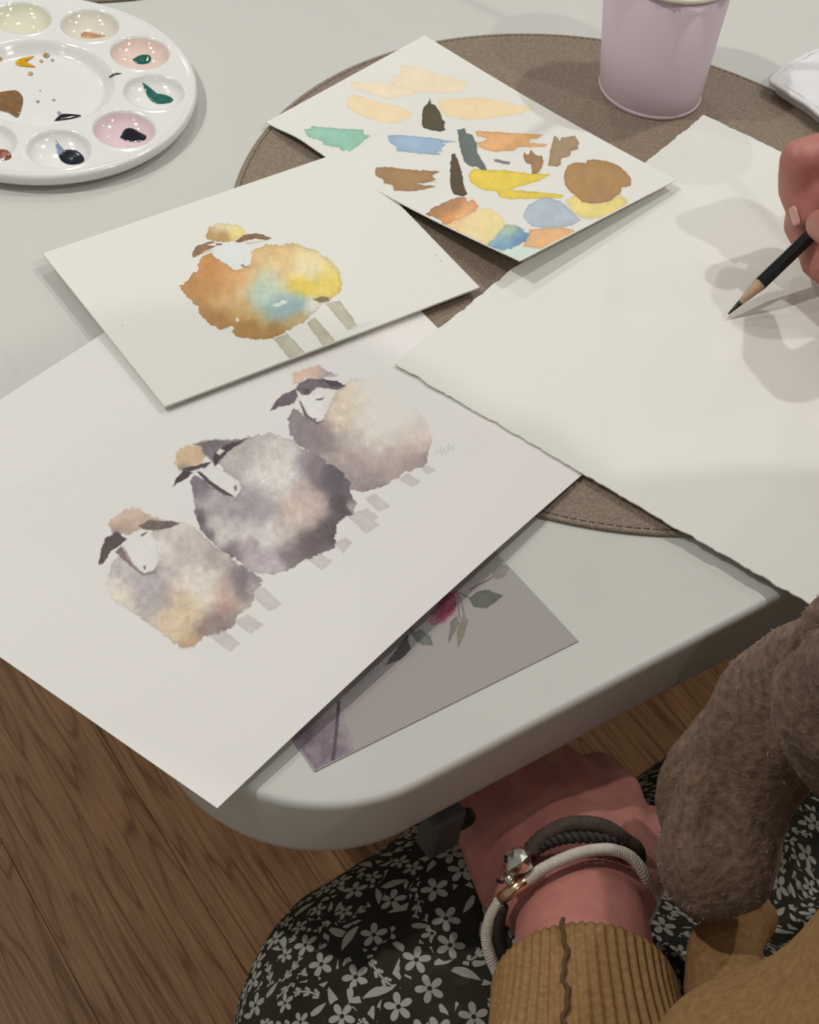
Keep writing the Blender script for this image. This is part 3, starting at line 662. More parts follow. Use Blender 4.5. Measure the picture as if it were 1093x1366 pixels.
k = sp.wash('blended_wash', C6([(320, 650), (400, 668), (470, 650), (600, 668), (560, 690), (490, 716), (420, 700), (350, 675)]), (202, 218, 206), 2.5, 1, 0.0, 0.03, seed=83)
k = sp.wash('blended_wash', C6([(425, 540), (480, 558), (535, 590), (520, 622), (470, 652), (400, 670), (320, 652), (370, 600), (400, 565)]), (140, 168, 186), 1.5, 1.6, 0.12, 0.08, seed=85, blobs=c6([(430, 560, 50, (188, 196, 160)), (390, 600, 40, (160, 190, 190)), (480, 610, 50, (112, 146, 172)), (400, 655, 40, (120, 156, 180))]))
k = sp.wash('blended_wash', C6([(30, 490), (60, 465), (150, 420), (220, 410), (230, 430), (260, 420), (285, 450), (270, 480), (200, 520), (120, 545), (90, 520), (50, 505)]), (190, 140, 94), 0.8, 1.6, 0.14, 0.07, seed=87, blobs=c6([(80, 480, 60, (168, 128, 92)), (170, 440, 50, (176, 134, 96)), (240, 460, 50, (228, 170, 122)), (130, 530, 50, (226, 160, 106)), (210, 500, 40, (230, 178, 128))]))
sp.parts(swatch, M_paint, labels={k - 1000: v for k, v in labels.items() if k >= 1000})

# ------------------------------------------------------------------ PAINT PALETTE
PC = np.array([-0.2417, 0.7124]); PZ = 0.0105
M_pal = plain('white_glossy_plastic', (0.77, 0.77, 0.745), 0.16, 0.5, var=0.01)
WELL = [(math.radians(a), 0.0625) for a in (7.5 + 36 * k for k in range(10))]
def pal_h(x, y):
    """height of the palette's face above the table"""
    dx = x - PC[0]; dy = y - PC[1]; r = np.hypot(dx, dy)
    h = np.full(np.shape(r), PZ)
    h = h - 0.0065 * (1 - ss((r - 0.0335) / 0.0085))
    for a, rr in WELL:
        d = np.hypot(dx - rr * math.cos(a), dy - rr * math.sin(a)) / 0.0166
        h = h - 0.0080 * np.clip(1 - d ** 2.2, 0, 1) ** 0.62 + 0.0004 * np.exp(-((d - 1.05) / 0.07) ** 2)
    h = h + 0.0008 * np.exp(-((r - 0.0835) / 0.0014) ** 2)
    return h
palette = empty('paint_palette', (PC[0], PC[1], TZ))
tag(palette, 'round white plastic paint palette with wells of wet paint', 'palette')
nr, nt = 110, 360
rs = np.concatenate([np.linspace(0.0005, 0.0840, nr)]); th = np.linspace(0, 2 * math.pi, nt, endpoint=False)
Rg, Tg = np.meshgrid(rs, th, indexing='ij'); Xg = PC[0] + Rg * np.cos(Tg); Yg = PC[1] + Rg * np.sin(Tg); Zg = TZ + pal_h(Xg, Yg)
rows = [np.stack([Xg[i], Yg[i], Zg[i]], -1) for i in range(nr)]
for r, z in ((0.0850, 0.0108), (0.0857, 0.0100), (0.0860, 0.0085), (0.0856, 0.0060), (0.0848, 0.0045), (0.0838, 0.0046), (0.0830, 0.0075), (0.0800, 0.0085), (0.079, 0.002), (0.078, 0.0002), (0.0005, 0.0002)):
    rows.append(np.stack([PC[0] + r * np.cos(th), PC[1] + r * np.sin(th), np.full(nt, TZ + z)], -1))
Vp = np.concatenate(rows); idx = np.arange(len(Vp)).reshape(len(rows), nt); i2 = np.roll(idx, -1, axis=1)
Qp = np.stack([idx[:-1], i2[:-1], i2[1:], idx[1:]], -1).reshape(-1, 4)[:, ::-1]
link('palette_tray', quads_mesh(Vp, Qp[:, ::-1], 'palette_tray'), M_pal, palette)
def on_pal(px, py):
    z = 0.008
    for _ in range(25):
        p = at(px, py, TZ + z); z = 0.5 * z + 0.5 * float(pal_h(p[0], p[1]))
    return at(px, py, TZ + z)
def paint(name, poly, col, rough=0.12, h=0.0007, label=None, edgecol=None):
    poly = np.array(Z(0, 0, 0.3019, poly)); c = poly.mean(0)
    poly = spline(np.vstack([poly, poly[:1]]), len(poly) * 4)[:-1]
    V, Fs = [], []; n = len(poly); R_ = [1.0, 0.96, 0.85, 0.65, 0.35]
    for j, k in enumerate(R_):
        for p in poly:
            q = on_pal(*(c + (p - c) * k)); dz = h * (1 - (k ** 4)) + 0.00045 if k < 1 else 0.0003
            V.append(q + np.array([0, 0, dz]))
    V.append(on_pal(*c) + np.array([0, 0, h + 0.00045]))
    for j in range(len(R_) - 1):
        for i in range(n):
            i2 = (i + 1) % n; Fs.append((j * n + i, j * n + i2, (j + 1) * n + i2, (j + 1) * n + i))
    for i in range(n): Fs.append(((len(R_) - 1) * n + i, (len(R_) - 1) * n + (i + 1) % n, len(R_) * n))
    m = plain('wet_paint', col, rough, 0.5, var=0.25, scale=300)
    o = link(name, mesh(V, Fs), m, palette)
    if label: o['label'] = label
    return o
def film(k, col, frac=0.97, label=None):
    a, rr = WELL[k]; cx, cy = PC[0] + rr * math.cos(a), PC[1] + rr * math.sin(a)
    V, Fs = [], []; n = 40; m_ = 9
    for j in range(1, m_ + 1):
        for i in range(n):
            t = 2 * math.pi * i / n; r = 0.0166 * frac * j / m_; x, y = cx + r * math.cos(t), cy + r * math.sin(t)
            V.append((x, y, TZ + float(pal_h(x, y)) + 0.0002))
    V.append((cx, cy, TZ + float(pal_h(cx, cy)) + 0.0002))
    for j in range(m_ - 1):
        for i in range(n): Fs.append((j * n + i, j * n + (i + 1) % n, (j + 1) * n + (i + 1) % n, (j + 1) * n + i))
    for i in range(n): Fs.append(((i + 1) % n, i, m_ * n))
    o = link('paint_film', mesh(V, Fs), plain('paint_film', col, 0.12, 0.5, var=0.05, scale=120), palette)
    if label: o['label'] = label
film(1, (0.76, 0.60, 0.53), label='pale coral paint film'); film(9, (0.73, 0.57, 0.60), label='pink paint film')
film(2, (0.70, 0.66, 0.56), label='cream paint film'); film(3, (0.70, 0.69, 0.54), label='pale yellow paint film')
paint('paint_puddle', [(585, 265), (620, 246), (660, 246), (668, 265), (655, 282), (610, 284)], (0.008, 0.10, 0.075), label='deep green paint')
paint('paint_puddle', [(628, 365), (650, 385), (685, 415), (740, 425), (765, 440), (750, 455), (690, 458), (655, 430)], (0.02, 0.13, 0.10), label='green paint smear')
paint('paint_puddle', [(530, 610), (550, 575), (580, 568), (620, 588), (648, 605), (630, 626), (570, 628)], (0.010, 0.010, 0.018), label='black paint')
paint('paint_puddle', [(258, 690), (285, 665), (340, 668), (372, 700), (360, 722), (310, 728), (275, 715)], (0.010, 0.013, 0.024), label='blue black paint')
paint('paint_puddle', [(246, 618), (262, 640), (285, 668), (280, 690), (262, 690), (250, 660)], (0.22, 0.27, 0.40), h=0.0003, label='blue grey smear')
paint('paint_puddle', [(-10, 660), (30, 665), (50, 685), (40, 705), (-10, 708)], (0.22, 0.045, 0.015), label='rust red paint')
paint('paint_puddle', [(68, 275), (95, 258), (152, 250), (120, 268), (118, 282), (158, 298), (110, 296), (75, 290)], (0.62, 0.34, 0.01), h=0.0003, label='yellow ochre paint')
paint('paint_puddle', [(-12, 410), (40, 402), (75, 402), (100, 430), (98, 470), (78, 520), (40, 500), (-12, 480)], (0.22, 0.12, 0.05), h=0.0006, label='crusted brown paint')
paint('paint_puddle', [(238, 537), (268, 508), (310, 506), (360, 513), (310, 528)], (0.012, 0.010, 0.014), h=0.0004, label='black paint smear')
paint('paint_puddle', [(357, 150), (385, 142), (430, 152), (468, 160), (430, 168), (365, 168)], (0.50, 0.29, 0.17), h=0.0003, label='tan paint')
for x, y, r, c in ((205, 247, 15, (0.42, 0.28, 0.14)), (183, 272, 9, (0.46, 0.34, 0.2)), (135, 327, 12, (0.52, 0.36, 0.18)), (232, 267, 8, (0.42, 0.4, 0.34)), (0, 262, 12, (0.5, 0.33, 0.12)), (168, 450, 8, (0.36, 0.36, 0.36)), (238, 443, 7, (0.36, 0.36, 0.36)), (262, 500, 9, (0.4, 0.4, 0.4))):
    paint('paint_drop', [(x - r, y), (x - r * .6, y - r * .6), (x + r * .2, y - r * .7), (x + r, y), (x + r * .3, y + r * .7), (x - r * .6, y + r * .5)], c, h=0.0002)
paint('paint_drop', [(480, 342), (505, 326), (538, 326), (510, 333), (486, 345)], (0.08, 0.07, 0.06), h=0.0002)

# ------------------------------------------------------------------ LILAC CUP with a brush standing in it
cup = empty('cup', (0.098, 0.822, TZ + 0.0021))
tag(cup, 'lilac tapered paper cup with a pale rolled rim standing on the placemat', 'cup')
M_lilac = plain('lilac_card', (0.66, 0.545, 0.61), 0.5, 0.4, var=0.02, scale=20, bump=0.05)
M_rim = plain('cream_card', (0.70, 0.69, 0.56), 0.45)
LEAN = np.array([-0.0065, 0.0015])
H = 0.079; rb, rt = 0.0305, 0.0375; cc = (0.098, 0.822, TZ + 0.0021)
def lean(V):
    return [np.array([v[0] + LEAN[0] * (v[2] - cc[2]) / H, v[1] + LEAN[1] * (v[2] - cc[2]) / H, v[2]]) for v in V]
V, Fs = lathe([(0, 0.003), (rb - 0.003, 0.003), (rb - 0.0012, 0.0), (rb, 0.0006), (rb + 0.0004, 0.003), (rt, H), (rt - 0.0008, H), (rb - 0.0004, 0.006), (0, 0.006)], 96, cc)
link('cup_wall', mesh(lean(V), Fs), M_lilac, cup)
V, Fs = lathe([(rb + 0.0003, 0.0001), (rb + 0.0009, 0.0012), (rb + 0.0006, 0.0026), (rb - 0.0004, 0.0022), (rb + 0.0003, 0.0001)], 96, cc)
link('base_seam', mesh(V, Fs), plain('pale_lilac_card', (0.64, 0.54, 0.585), 0.5), cup)
V, Fs = lathe([(rt + 0.0014 * math.cos(a), H + 0.0008 + 0.0014 * math.sin(a)) for a in np.linspace(0, 2 * math.pi, 13)], 96, cc)
link('rolled_rim', mesh(lean(V), Fs), M_rim, cup)
V, Fs = lathe([(rb - 0.0008, 0.0065), (rt - 0.0012, H - 0.001), (rt - 0.0014, H - 0.001), (rb - 0.001, 0.0065), (rb - 0.0008, 0.0065)], 64, cc)
link('cup_lining', mesh(lean(V), Fs), M_rim, cup)
V, Fs = lathe([(0, 0.05), (rb + 0.0028, 0.05)], 64, cc)
link('water', mesh(lean(V), Fs), plain('cloudy_paint_water', (0.52, 0.52, 0.46), 0.05, 0.5), cup)
b0 = np.array([0.098, 0.822, TZ + 0.0021]) + np.array([-0.012, 0.012, 0.007]); b1 = b0 + np.array([0.036, -0.018, 0.235])
brush = empty('paintbrush', tuple(b0)); tag(brush, 'slim paintbrush standing in the lilac cup', 'brush')
bd = (b1 - b0) / np.linalg.norm(b1 - b0)
tube('handle', [b0 + bd * t for t in (0.045, 0.07, 0.12, 0.18, 0.24)], [0.0032, 0.0042, 0.0044, 0.0034, 0.0016], plain('black_lacquer', (0.02, 0.02, 0.022), 0.25), brush, 12)
tube('ferrule', [b0 + bd * t for t in (0.02, 0.035, 0.047)], [0.0026, 0.0032, 0.0035], plain('nickel', (0.7, 0.7, 0.7), 0.25, metal=1.0), brush, 12)
tube('bristles', [b0 + bd * t for t in (0.0, 0.006, 0.014, 0.022)], [0.0006, 0.0022, 0.003, 0.0025], plain('brown_bristle', (0.12, 0.06, 0.03), 0.7), brush, 10)

# ------------------------------------------------------------------ FOLDED WHITE CLOTH at the far right
M_cloth = plain('white_cotton', (0.74, 0.73, 0.73), 0.9, 0.1, var=0.02, bump=0.3, bscale=900)
cl_out = np.array([at(*p, TZ + 0.012)[:2] for p in [(1093 + 140, 262), (1093, 152), (1060, 128), (1036, 114), (1027, 107), (1031, 98), (1045, 87), (1068, 74), (1093, 63), (1093 + 140, 20)]])
cl_out = np.vstack([spline(cl_out, 60)])
cen = cl_out.mean(0) + np.array([0.02, 0.0]); cloth = empty('folded_cloth', (cen[0], cen[1], TZ + 0.0021))
tag(cloth, 'folded white cloth with a hemmed edge at the right behind the hand', 'cloth')
def cloth_layer(name, z0, z1, grow, n=60):
    V, Fs = [], []
    prof_ = [(0.0, z0), (1.0 - 0.012, z0), (1.0, z0 + (z1 - z0) * 0.35), (1.0, z0 + (z1 - z0) * 0.65), (0.985, z1 - 0.0006), (0.95, z1), (0.6, z1 + 0.001), (0.3, z1 + 0.0012)]
    for k, z in prof_[1:]:
        for p in cl_out:
            q = cen + (p - cen) * (k * grow); V.append((q[0], q[1], TZ + z + 0.0006 * math.sin(q[0] * 190) * math.cos(q[1] * 150)))
    m = len(cl_out); nr_ = len(prof_) - 1
    for j in range(nr_ - 1):
        for i in range(m):
            i2 = (i + 1) % m; Fs.append((j * m + i, j * m + i2, (j + 1) * m + i2, (j + 1) * m + i))
    Fs.append(tuple((nr_ - 1) * m + i for i in range(m))); Fs.append(tuple(range(m))[::-1])
    return link(name, mesh(V, Fs), M_cloth, cloth)
cloth_layer('lower_fold', 0.0026, 0.0085, 0.86); cloth_layer('upper_fold', 0.0092, 0.0122, 1.0)
hem = [np.array([*(cen + (p - cen) * 0.90), TZ + 0.0124]) for p in cl_out]
tube('hem', hem, 0.0006, M_cloth, cloth, 6)

# ------------------------------------------------------------------ PENCIL
tip = at(972, 419, TZ + 0.0095); pend = at(1093, 303, TZ + 0.042)
pd = (pend - tip) / np.linalg.norm(pend - tip)
pencil = empty('pencil', tuple(tip)); tag(pencil, 'black lacquered sharpened pencil held over the blank sheet', 'pencil')
M_lacq = plain('black_gloss_lacquer', (0.008, 0.008, 0.009), 0.16, 0.6)
def hexbar(name, t0, t1, r0, r1, mat, seg=6, extra=()):
    ts = [t0, *extra, t1]; P = [tip + pd * t for t in ts]; rr = [r0 + (r1 - r0) * (t - t0) / (t1 - t0) for t in ts]
    o = tube(name, P, rr, mat, pencil, seg, smooth=(seg > 6)); return o
hexbar('barrel', 0.0225, 0.172, 0.0039, 0.0039, M_lacq, 6)
hexbar('wood_cone', 0.0085, 0.0226, 0.0015, 0.0036, plain('bare_wood', (0.52, 0.36, 0.22), 0.7, var=0.15, scale=300), 24, (0.012, 0.016))
hexbar('graphite', 0.0, 0.0087, 0.0004, 0.0015, plain('graphite', (0.014, 0.014, 0.015), 0.35), 16, (0.003, 0.006))

# ------------------------------------------------------------------ PERSON sitting at the table's front edge
def P3(r, f, z): p = E_R * r + E_F * f; return np.array([p[0], p[1], z])
def skin_mat():
    k = NT('skin', 0.48, 0.4)
    f = k.noise(70, 4, rough=0.65); g = k.noise(420, 3)
    k.base(k.ramp(f, [(0.3, (0.41, 0.155, 0.130)), (0.7, (0.49, 0.205, 0.172))]))
    k.b.inputs['Subsurface Weight'].default_value = 0.12; k.b.inputs['Subsurface Radius'].default_value = (0.006, 0.0022, 0.0014); k.b.inputs['Subsurface Scale'].default_value = 0.6
    k.bump(g, 0.28, 0.0006); return k.m
M_skin = skin_mat()
M_nail = plain('nail', (0.62, 0.36, 0.30), 0.28, 0.5, var=0.02)
person = empty('person', tuple(P3(0.47, 0.0, 0.0)))
tag(person, 'person in ochre sweater, brown scarf and dark floral dress drawing at the table', 'person')

wr_L = at(775, 1205, 0.668); el_L = at(805, 1700, 0.745); kn_L = at(748, 1085, 0.664)
sh_L, sh_R = P3(0.315, 0.00, 1.00), P3(0.635, 0.02, 1.00)
wr_R = at(1262, 372, 0.785); el_R = P3(0.76, 0.10, 0.80)
V, Fs = [], []
# trunk, neck, head
add_chain(V, Fs, [P3(0.47, -0.10, 0.56), P3(0.47, -0.04, 0.72), P3(0.47, 0.02, 0.88), P3(0.47, 0.03, 0.98)], [0.095, 0.085, 0.085, 0.08], seg=20)
add_chain(V, Fs, [sh_L, P3(0.47, 0.03, 1.02), sh_R], [0.055, 0.07, 0.055])
add_chain(V, Fs, [P3(0.47, 0.03, 1.02), P3(0.475, 0.06, 1.11), P3(0.478, 0.075, 1.15)], [0.055, 0.05, 0.05])
HC = P3(0.48, 0.105, 1.205); hf = E_F * 0.80 + np.array([0, 0, -0.60]); hu = E_F * 0.60 + np.array([0, 0, 0.80])   # face looks down at the sheet
add_capsule(V, Fs, HC - hf * 0.02 + hu * 0.012, HC + hf * 0.012 + hu * 0.015, 0.078, 0.072, 20)
add_capsule(V, Fs, HC + hf * 0.025 - hu * 0.015, HC + hf * 0.045 - hu * 0.085, 0.060, 0.030, 18)
add_capsule(V, Fs, HC + hf * 0.083 + hu * 0.002, HC + hf * 0.100 - hu * 0.030, 0.009, 0.013)        # nose
add_capsule(V, Fs, HC + hf * 0.078 - hu * 0.062 - E_R * 0.014, HC + hf * 0.078 - hu * 0.062 + E_R * 0.014, 0.008, 0.008)  # lips
for s in (-1, 1):
    add_capsule(V, Fs, HC + E_R * s * 0.076 + hu * 0.008, HC + E_R * s * 0.074 - hu * 0.028, 0.016, 0.011, flat=0.5, side=hu)    # ears
    add_capsule(V, Fs, HC + E_R * s * 0.018 + hf * 0.080 + hu * 0.022, HC + E_R * s * 0.045 + hf * 0.070 + hu * 0.022, 0.009, 0.008)   # brows
# legs under the dress, feet on the floor
for hip, kn, an, toe in ((P3(0.40, -0.08, 0.54), at(630, 1330, 0.55), P3(0.28, 0.25, 0.08), P3(0.25, 0.37, 0.035)), (P3(0.54, -0.08, 0.54), P3(0.60, 0.19, 0.545), P3(0.585, 0.135, 0.08), P3(0.595, 0.255, 0.035))):
    add_chain(V, Fs, [hip, kn, an, toe], [0.085, 0.055, 0.036, 0.028])
# arms
add_chain(V, Fs, [sh_L, el_L, wr_L], [0.045, 0.036, 0.027], seg=18)
add_chain(V, Fs, [sh_R, el_R, wr_R], [0.05, 0.040, 0.027], seg=18)
# left hand: resting on the thigh, fingers going under the table
sideL = wr_L - el_L; fdir = kn_L - wr_L; fdir /= np.linalg.norm(fdir)
latL = np.cross(fdir, [0, 0, 1.0]); latL /= np.linalg.norm(latL)           # to the right in the photograph (thumb side)
add_capsule(V, Fs, wr_L - np.array([0, 0, 0.0]), wr_L + fdir * 0.02, 0.029, 0.031, flat=0.75, side=latL, seg=18)
for k, (lo, ln, cu) in enumerate(((-0.031, 0.058, 1.25), (-0.010, 0.064, 1.15), (0.011, 0.064, 1.1), (0.029, 0.056, 1.1))):
    mc = wr_L + fdir * ln + latL * lo * 1.0 + np.array([0, 0, -0.004 if k else -0.010])
    add_chain(V, Fs, [wr_L + fdir * 0.008 + latL * lo * 0.55, mc], [0.021, 0.0125], flat=1.0)
    d1 = fdir * 0.75 + np.array([0, 0, -0.60]) + latL * 0.05 * (k - 1.5); d2 = fdir * 0.2 + np.array([0, 0, -1.0])
    L1 = (0.034, 0.042, 0.045, 0.041)[k]
    add_chain(V, Fs, [mc, mc + d1 * L1, mc + d1 * L1 + d2 * L1 * 0.62, mc + d1 * L1 + d2 * L1 * 1.05], [0.0122, 0.0092, 0.0082, 0.0072])
th0 = wr_L + fdir * 0.012 + latL * 0.022; 
add_chain(V, Fs, [th0, th0 + fdir * 0.022 + latL * 0.020 + np.array([0, 0, -0.010]), th0 + fdir * 0.040 + latL * 0.026 + np.array([0, 0, -0.026]), th0 + fdir * 0.052 + latL * 0.022 + np.array([0, 0, -0.046])], [0.018, 0.0135, 0.0105, 0.0085])
add_capsule(V, Fs, wr_L + fdir * 0.012 - latL * 0.026 + np.array([0, 0, -0.006]), wr_L + fdir * 0.055 - latL * 0.036 + np.array([0, 0, -0.010]), 0.016, 0.0125)   # heel of the hand
# right hand: pencil grip
zt = TZ + 0.002
mcpI = at(1132, 196, zt + 0.066); pipI = at(1066, 212, zt + 0.066); dipI = at(1060, 252, zt + 0.050); tipI = at(1071, 290, zt + 0.0405)
mcpM = at(1150, 232, zt + 0.058); pipM = at(1080, 262, zt + 0.047); dipM = at(1067, 300, zt + 0.030); tipM = at(1084, 338, zt + 0.023)
mcpR = at(1172, 278, zt + 0.048); pipR = at(1102, 312, zt + 0.033); dipR = at(1088, 350, zt + 0.0215); tipR = at(1112, 372, zt + 0.0185)
mcpP = at(1196, 322, zt + 0.038); pipP = at(1130, 356, zt + 0.023); dipP = at(1120, 386, zt + 0.0165); tipP = at(1150, 402, zt + 0.0160)
for ch, r0 in (((mcpI, pipI, dipI, tipI), 0.0105), ((mcpM, pipM, dipM, tipM), 0.0105), ((mcpR, pipR, dipR, tipR), 0.0098), ((mcpP, pipP, dipP, tipP), 0.0086)):
    add_chain(V, Fs, ch, [r0 * 1.1, r0 * 0.98, r0 * 0.86, r0 * 0.70])
    add_capsule(V, Fs, wr_R + (ch[0] - wr_R) * 0.15, ch[0], 0.020, r0 * 1.18)
thm = [wr_R + np.array([-0.012, 0.004, 0.004]), at(1172, 330, zt + 0.070), at(1126, 312, zt + 0.066), at(1096, 300, zt + 0.0535)]
add_chain(V, Fs, thm, [0.020, 0.0150, 0.0112, 0.0085])
add_capsule(V, Fs, mcpI + (mcpM - mcpI) * 0.3, mcpR, 0.013, 0.012)
body = fused('body', V, Fs, 0.0030, 5, 0.5, M_skin, person)
def nail(c, d, n, w=0.0052, l=0.0065):
    d = d / np.linalg.norm(d); n = n - d * np.dot(n, d); n /= np.linalg.norm(n); s = np.cross(d, n)
    V, Fs = [], []; nu, nv = 8, 8
    for i in range(nu + 1):
        for j in range(nv + 1):
            u = (i / nu * 2 - 1); v = (j / nv * 2 - 1)
            ww = w * math.sqrt(max(0.02, 1 - max(0, abs(v) - 0.45) ** 2 * 2.2)); V.append(c + d * v * l + s * u * ww + n * (0.0012 * (1 - u * u) - 0.0003 * v * v))
    for i in range(nu):
        for j in range(nv):
            a = i * (nv + 1) + j; Fs.append((a, a + 1, a + nv + 2, a + nv + 1))
    o = link('fingernail', mesh(V, Fs), M_nail, person)
    m = o.modifiers.new('thick', 'SOLIDIFY'); m.thickness = 0.0008; m.offset = -1
nI = np.cross(tipI - dipI, RT); nI = nI if nI @ FW < 0 else -nI
nail(tipI + (tipI - dipI) * 0.0 + (nI / np.linalg.norm(nI)) * 0.0052 - RT * 0.0050, tipI - dipI, nI - RT * 0.045, 0.0030, 0.0048)
nT = -FW
nail(thm[3] - FW * 0.0068 + (thm[3] - thm[2]) * 0.12, thm[3] - thm[2], nT, 0.0050, 0.0062)
# eyes
for s in (-1, 1):
    V, Fs = [], []; c = HC + E_R * s * 0.031 + hf * 0.071 + hu * 0.006; add_capsule(V, Fs, c, c + hf * 0.001, 0.0115, 0.0115)
    link('eye', mesh(V, Fs), plain('eye_white', (0.75, 0.74, 0.72), 0.2), person)
# hair
V, Fs = [], []
add_capsule(V, Fs, HC - hf * 0.030 + hu * 0.026, HC + hf * 0.004 + hu * 0.034, 0.088, 0.076, 20)
add_chain(V, Fs, [HC - hf * 0.055 + hu * 0.0, HC - hf * 0.075 - hu * 0.07, P3(0.475, 0.0, 1.10)], [0.070, 0.055, 0.03])
fused('hair', V, Fs, 0.005, 3, 0.5, plain('brown_hair', (0.07, 0.04, 0.022), 0.5, var=0.4, scale=90, bump=0.5, bscale=300), person)

# ---- floral dress
def floral():
    k = NT('floral_cotton', 0.85, 0.15)
    uv = k.n('ShaderNodeUVMap'); uv.uv_map = 'UVMap'
    tot = None
    def layer(scale, seed, kind, size, dens):
        mp = k.n('ShaderNodeMapping'); k.l(uv.outputs[0], mp.inputs['Vector']); mp.inputs['Location'].default_value = (seed * 1.37, seed * 2.11, 0); mp.inputs['Rotation'].default_value = (0, 0, seed * 0.7)
        vo = k.n('ShaderNodeTexVoronoi'); vo.voronoi_dimensions = '2D'; vo.inputs['Scale'].default_value = scale; vo.inputs['Randomness'].default_value = 0.72
        k.l(mp.outputs[0], vo.inputs['Vector'])
        sub = k.n('ShaderNodeVectorMath'); sub.operation = 'SUBTRACT'
        k.l(mp.outputs[0], sub.inputs[0]); k.l(vo.outputs['Position'], sub.inputs[1])
        sep = k.n('ShaderNodeSeparateXYZ'); k.l(sub.outputs[0], sep.inputs[0])
        col = k.n('ShaderNodeSeparateColor'); k.l(vo.outputs['Color'], col.inputs[0])
        x, y = sep.outputs[0], sep.outputs[1]
        r = k.math('SQRT', k.math('ADD', k.math('MULTIPLY', x, x), k.math('MULTIPLY', y, y)))
        th = k.math('ADD', k.math('ARCTAN2', y, x), k.math('MULTIPLY', col.outputs[0], 6.283))
        keep = k.math('LESS_THAN', col.outputs[1], dens)
        if kind == 'flower':          # five round petals with gaps and a dark eye
            c = k.math('ABSOLUTE', k.math('COSINE', k.math('MULTIPLY', th, 2.5)))
            lim = k.math('MULTIPLY', k.math('POWER', c, 0.75), size)
            m = k.math('MULTIPLY', k.math('LESS_THAN', r, lim), k.math('GREATER_THAN', r, size * 0.17))
            halo = k.math('LESS_THAN', r, size * 1.22)
        elif kind == 'leaf':          # one pointed, bent leaf
            lx = k.math('MULTIPLY', r, k.math('COSINE', th)); ly = k.math('MULTIPLY', r, k.math('SINE', th))
            a = k.math('ABSOLUTE', k.math('SUBTRACT', ly, k.math('MULTIPLY', k.math('MULTIPLY', lx, lx), 26.0)))
            q = k.math('SUBTRACT', 1.0, k.math('POWER', k.math('ABSOLUTE', k.math('DIVIDE', lx, size)), 1.6))
            m = k.math('MULTIPLY', k.math('LESS_THAN', a, k.math('MULTIPLY', k.math('MAXIMUM', q, 0.0), size * 0.27)), k.math('GREATER_THAN', q, 0.0))
            halo = k.math('MULTIPLY', k.math('LESS_THAN', a, size * 0.42), k.math('LESS_THAN', k.math('ABSOLUTE', lx), size * 1.1))
        else:                         # a sprig: stem with paired leaflets
            lx = k.math('MULTIPLY', r, k.math('COSINE', th)); ly = k.math('SUBTRACT', k.math('MULTIPLY', r, k.math('SINE', th)), k.math('MULTIPLY', k.math('MULTIPLY', lx, lx), 22.0))
            ins = k.math('LESS_THAN', k.math('ABSOLUTE', lx), size)
            st = k.math('LESS_THAN', k.math('ABSOLUTE', ly), size * 0.055)
            ph = k.math('SUBTRACT', k.math('FRACT', k.math('DIVIDE', k.math('SUBTRACT', lx, k.math('MULTIPLY', k.math('ABSOLUTE', ly), 0.9)), size * 0.62)), 0.5)
            lw = k.math('SUBTRACT', 0.34, k.math('MULTIPLY', k.math('ABSOLUTE', k.math('SUBTRACT', k.math('DIVIDE', k.math('ABSOLUTE', ly), size * 0.27), 0.55)), 0.62))
            lf = k.math('MULTIPLY', k.math('LESS_THAN', k.math('ABSOLUTE', ph), lw), k.math('LESS_THAN', k.math('ABSOLUTE', ly), size * 0.42))
            m = k.math('MULTIPLY', ins, k.math('MAXIMUM', st, lf))
            halo = k.math('MULTIPLY', k.math('LESS_THAN', k.math('ABSOLUTE', lx), size * 1.12), k.math('LESS_THAN', k.math('ABSOLUTE', ly), size * 0.52))
        return k.math('MULTIPLY', m, keep), k.math('MULTIPLY', halo, keep)
    ls = [layer(135, 6.6, 'leaf', 0.0041, 0.70), layer(108, 2.3, 'leaf', 0.0056, 0.62), layer(95, 3.9, 'sprig', 0.0061, 0.66), layer(120, 5.2, 'flower', 0.0035, 0.40), layer(88, 1, 'flower', 0.0047, 0.50)]
    tot = ls[0][0]
    for q, hl in ls[1:]: tot = k.math('MAXIMUM', k.math('MULTIPLY', tot, k.math('SUBTRACT', 1.0, hl)), q)
    base = k.ramp(k.noise(30, 2), [(0.3, (0.022, 0.021, 0.014)), (0.7, (0.034, 0.032, 0.022))])
    c = k.mix(tot, base, (0.36, 0.35, 0.31))
    k.base(c); k.bump(k.noise(1500, 2), 0.2, 0.0004); return k.m
M_floral = floral()
V, Fs = [], []
KA = at(548, 1395, 0.560); KL = at(655, 1300, 0.572); KR = P3(0.60, 0.195, 0.545)
add_chain(V, Fs, [P3(0.39, -0.10, 0.55), at(760, 1430, 0.56), KL], [0.125, 0.095, 0.078], seg=24)
add_chain(V, Fs, [P3(0.36, -0.10, 0.53), KA, KL], [0.12, 0.084, 0.078], seg=24)
add_chain(V, Fs, [P3(0.55, -0.10, 0.55), P3(0.58, 0.06, 0.55), KR], [0.125, 0.100, 0.080], seg=24)
add_chain(V, Fs, [KA, KA + np.array([0.01, 0.01, -0.14]), P3(0.26, 0.22, 0.22)], [0.082, 0.075, 0.085], seg=24)
add_chain(V, Fs, [KR, P3(0.60, 0.17, 0.38), P3(0.59, 0.14, 0.22)], [0.080, 0.075, 0.085], seg=24)
add_capsule(V, Fs, P3(0.36, -0.02, 0.53), P3(0.58, 0.0, 0.53), 0.10, 0.10)
add_capsule(V, Fs, P3(0.34, 0.08, 0.53), P3(0.56, 0.10, 0.53), 0.075, 0.08)
add_capsule(V, Fs, P3(0.36, 0.185, 0.525), P3(0.58, 0.20, 0.535), 0.068, 0.074)
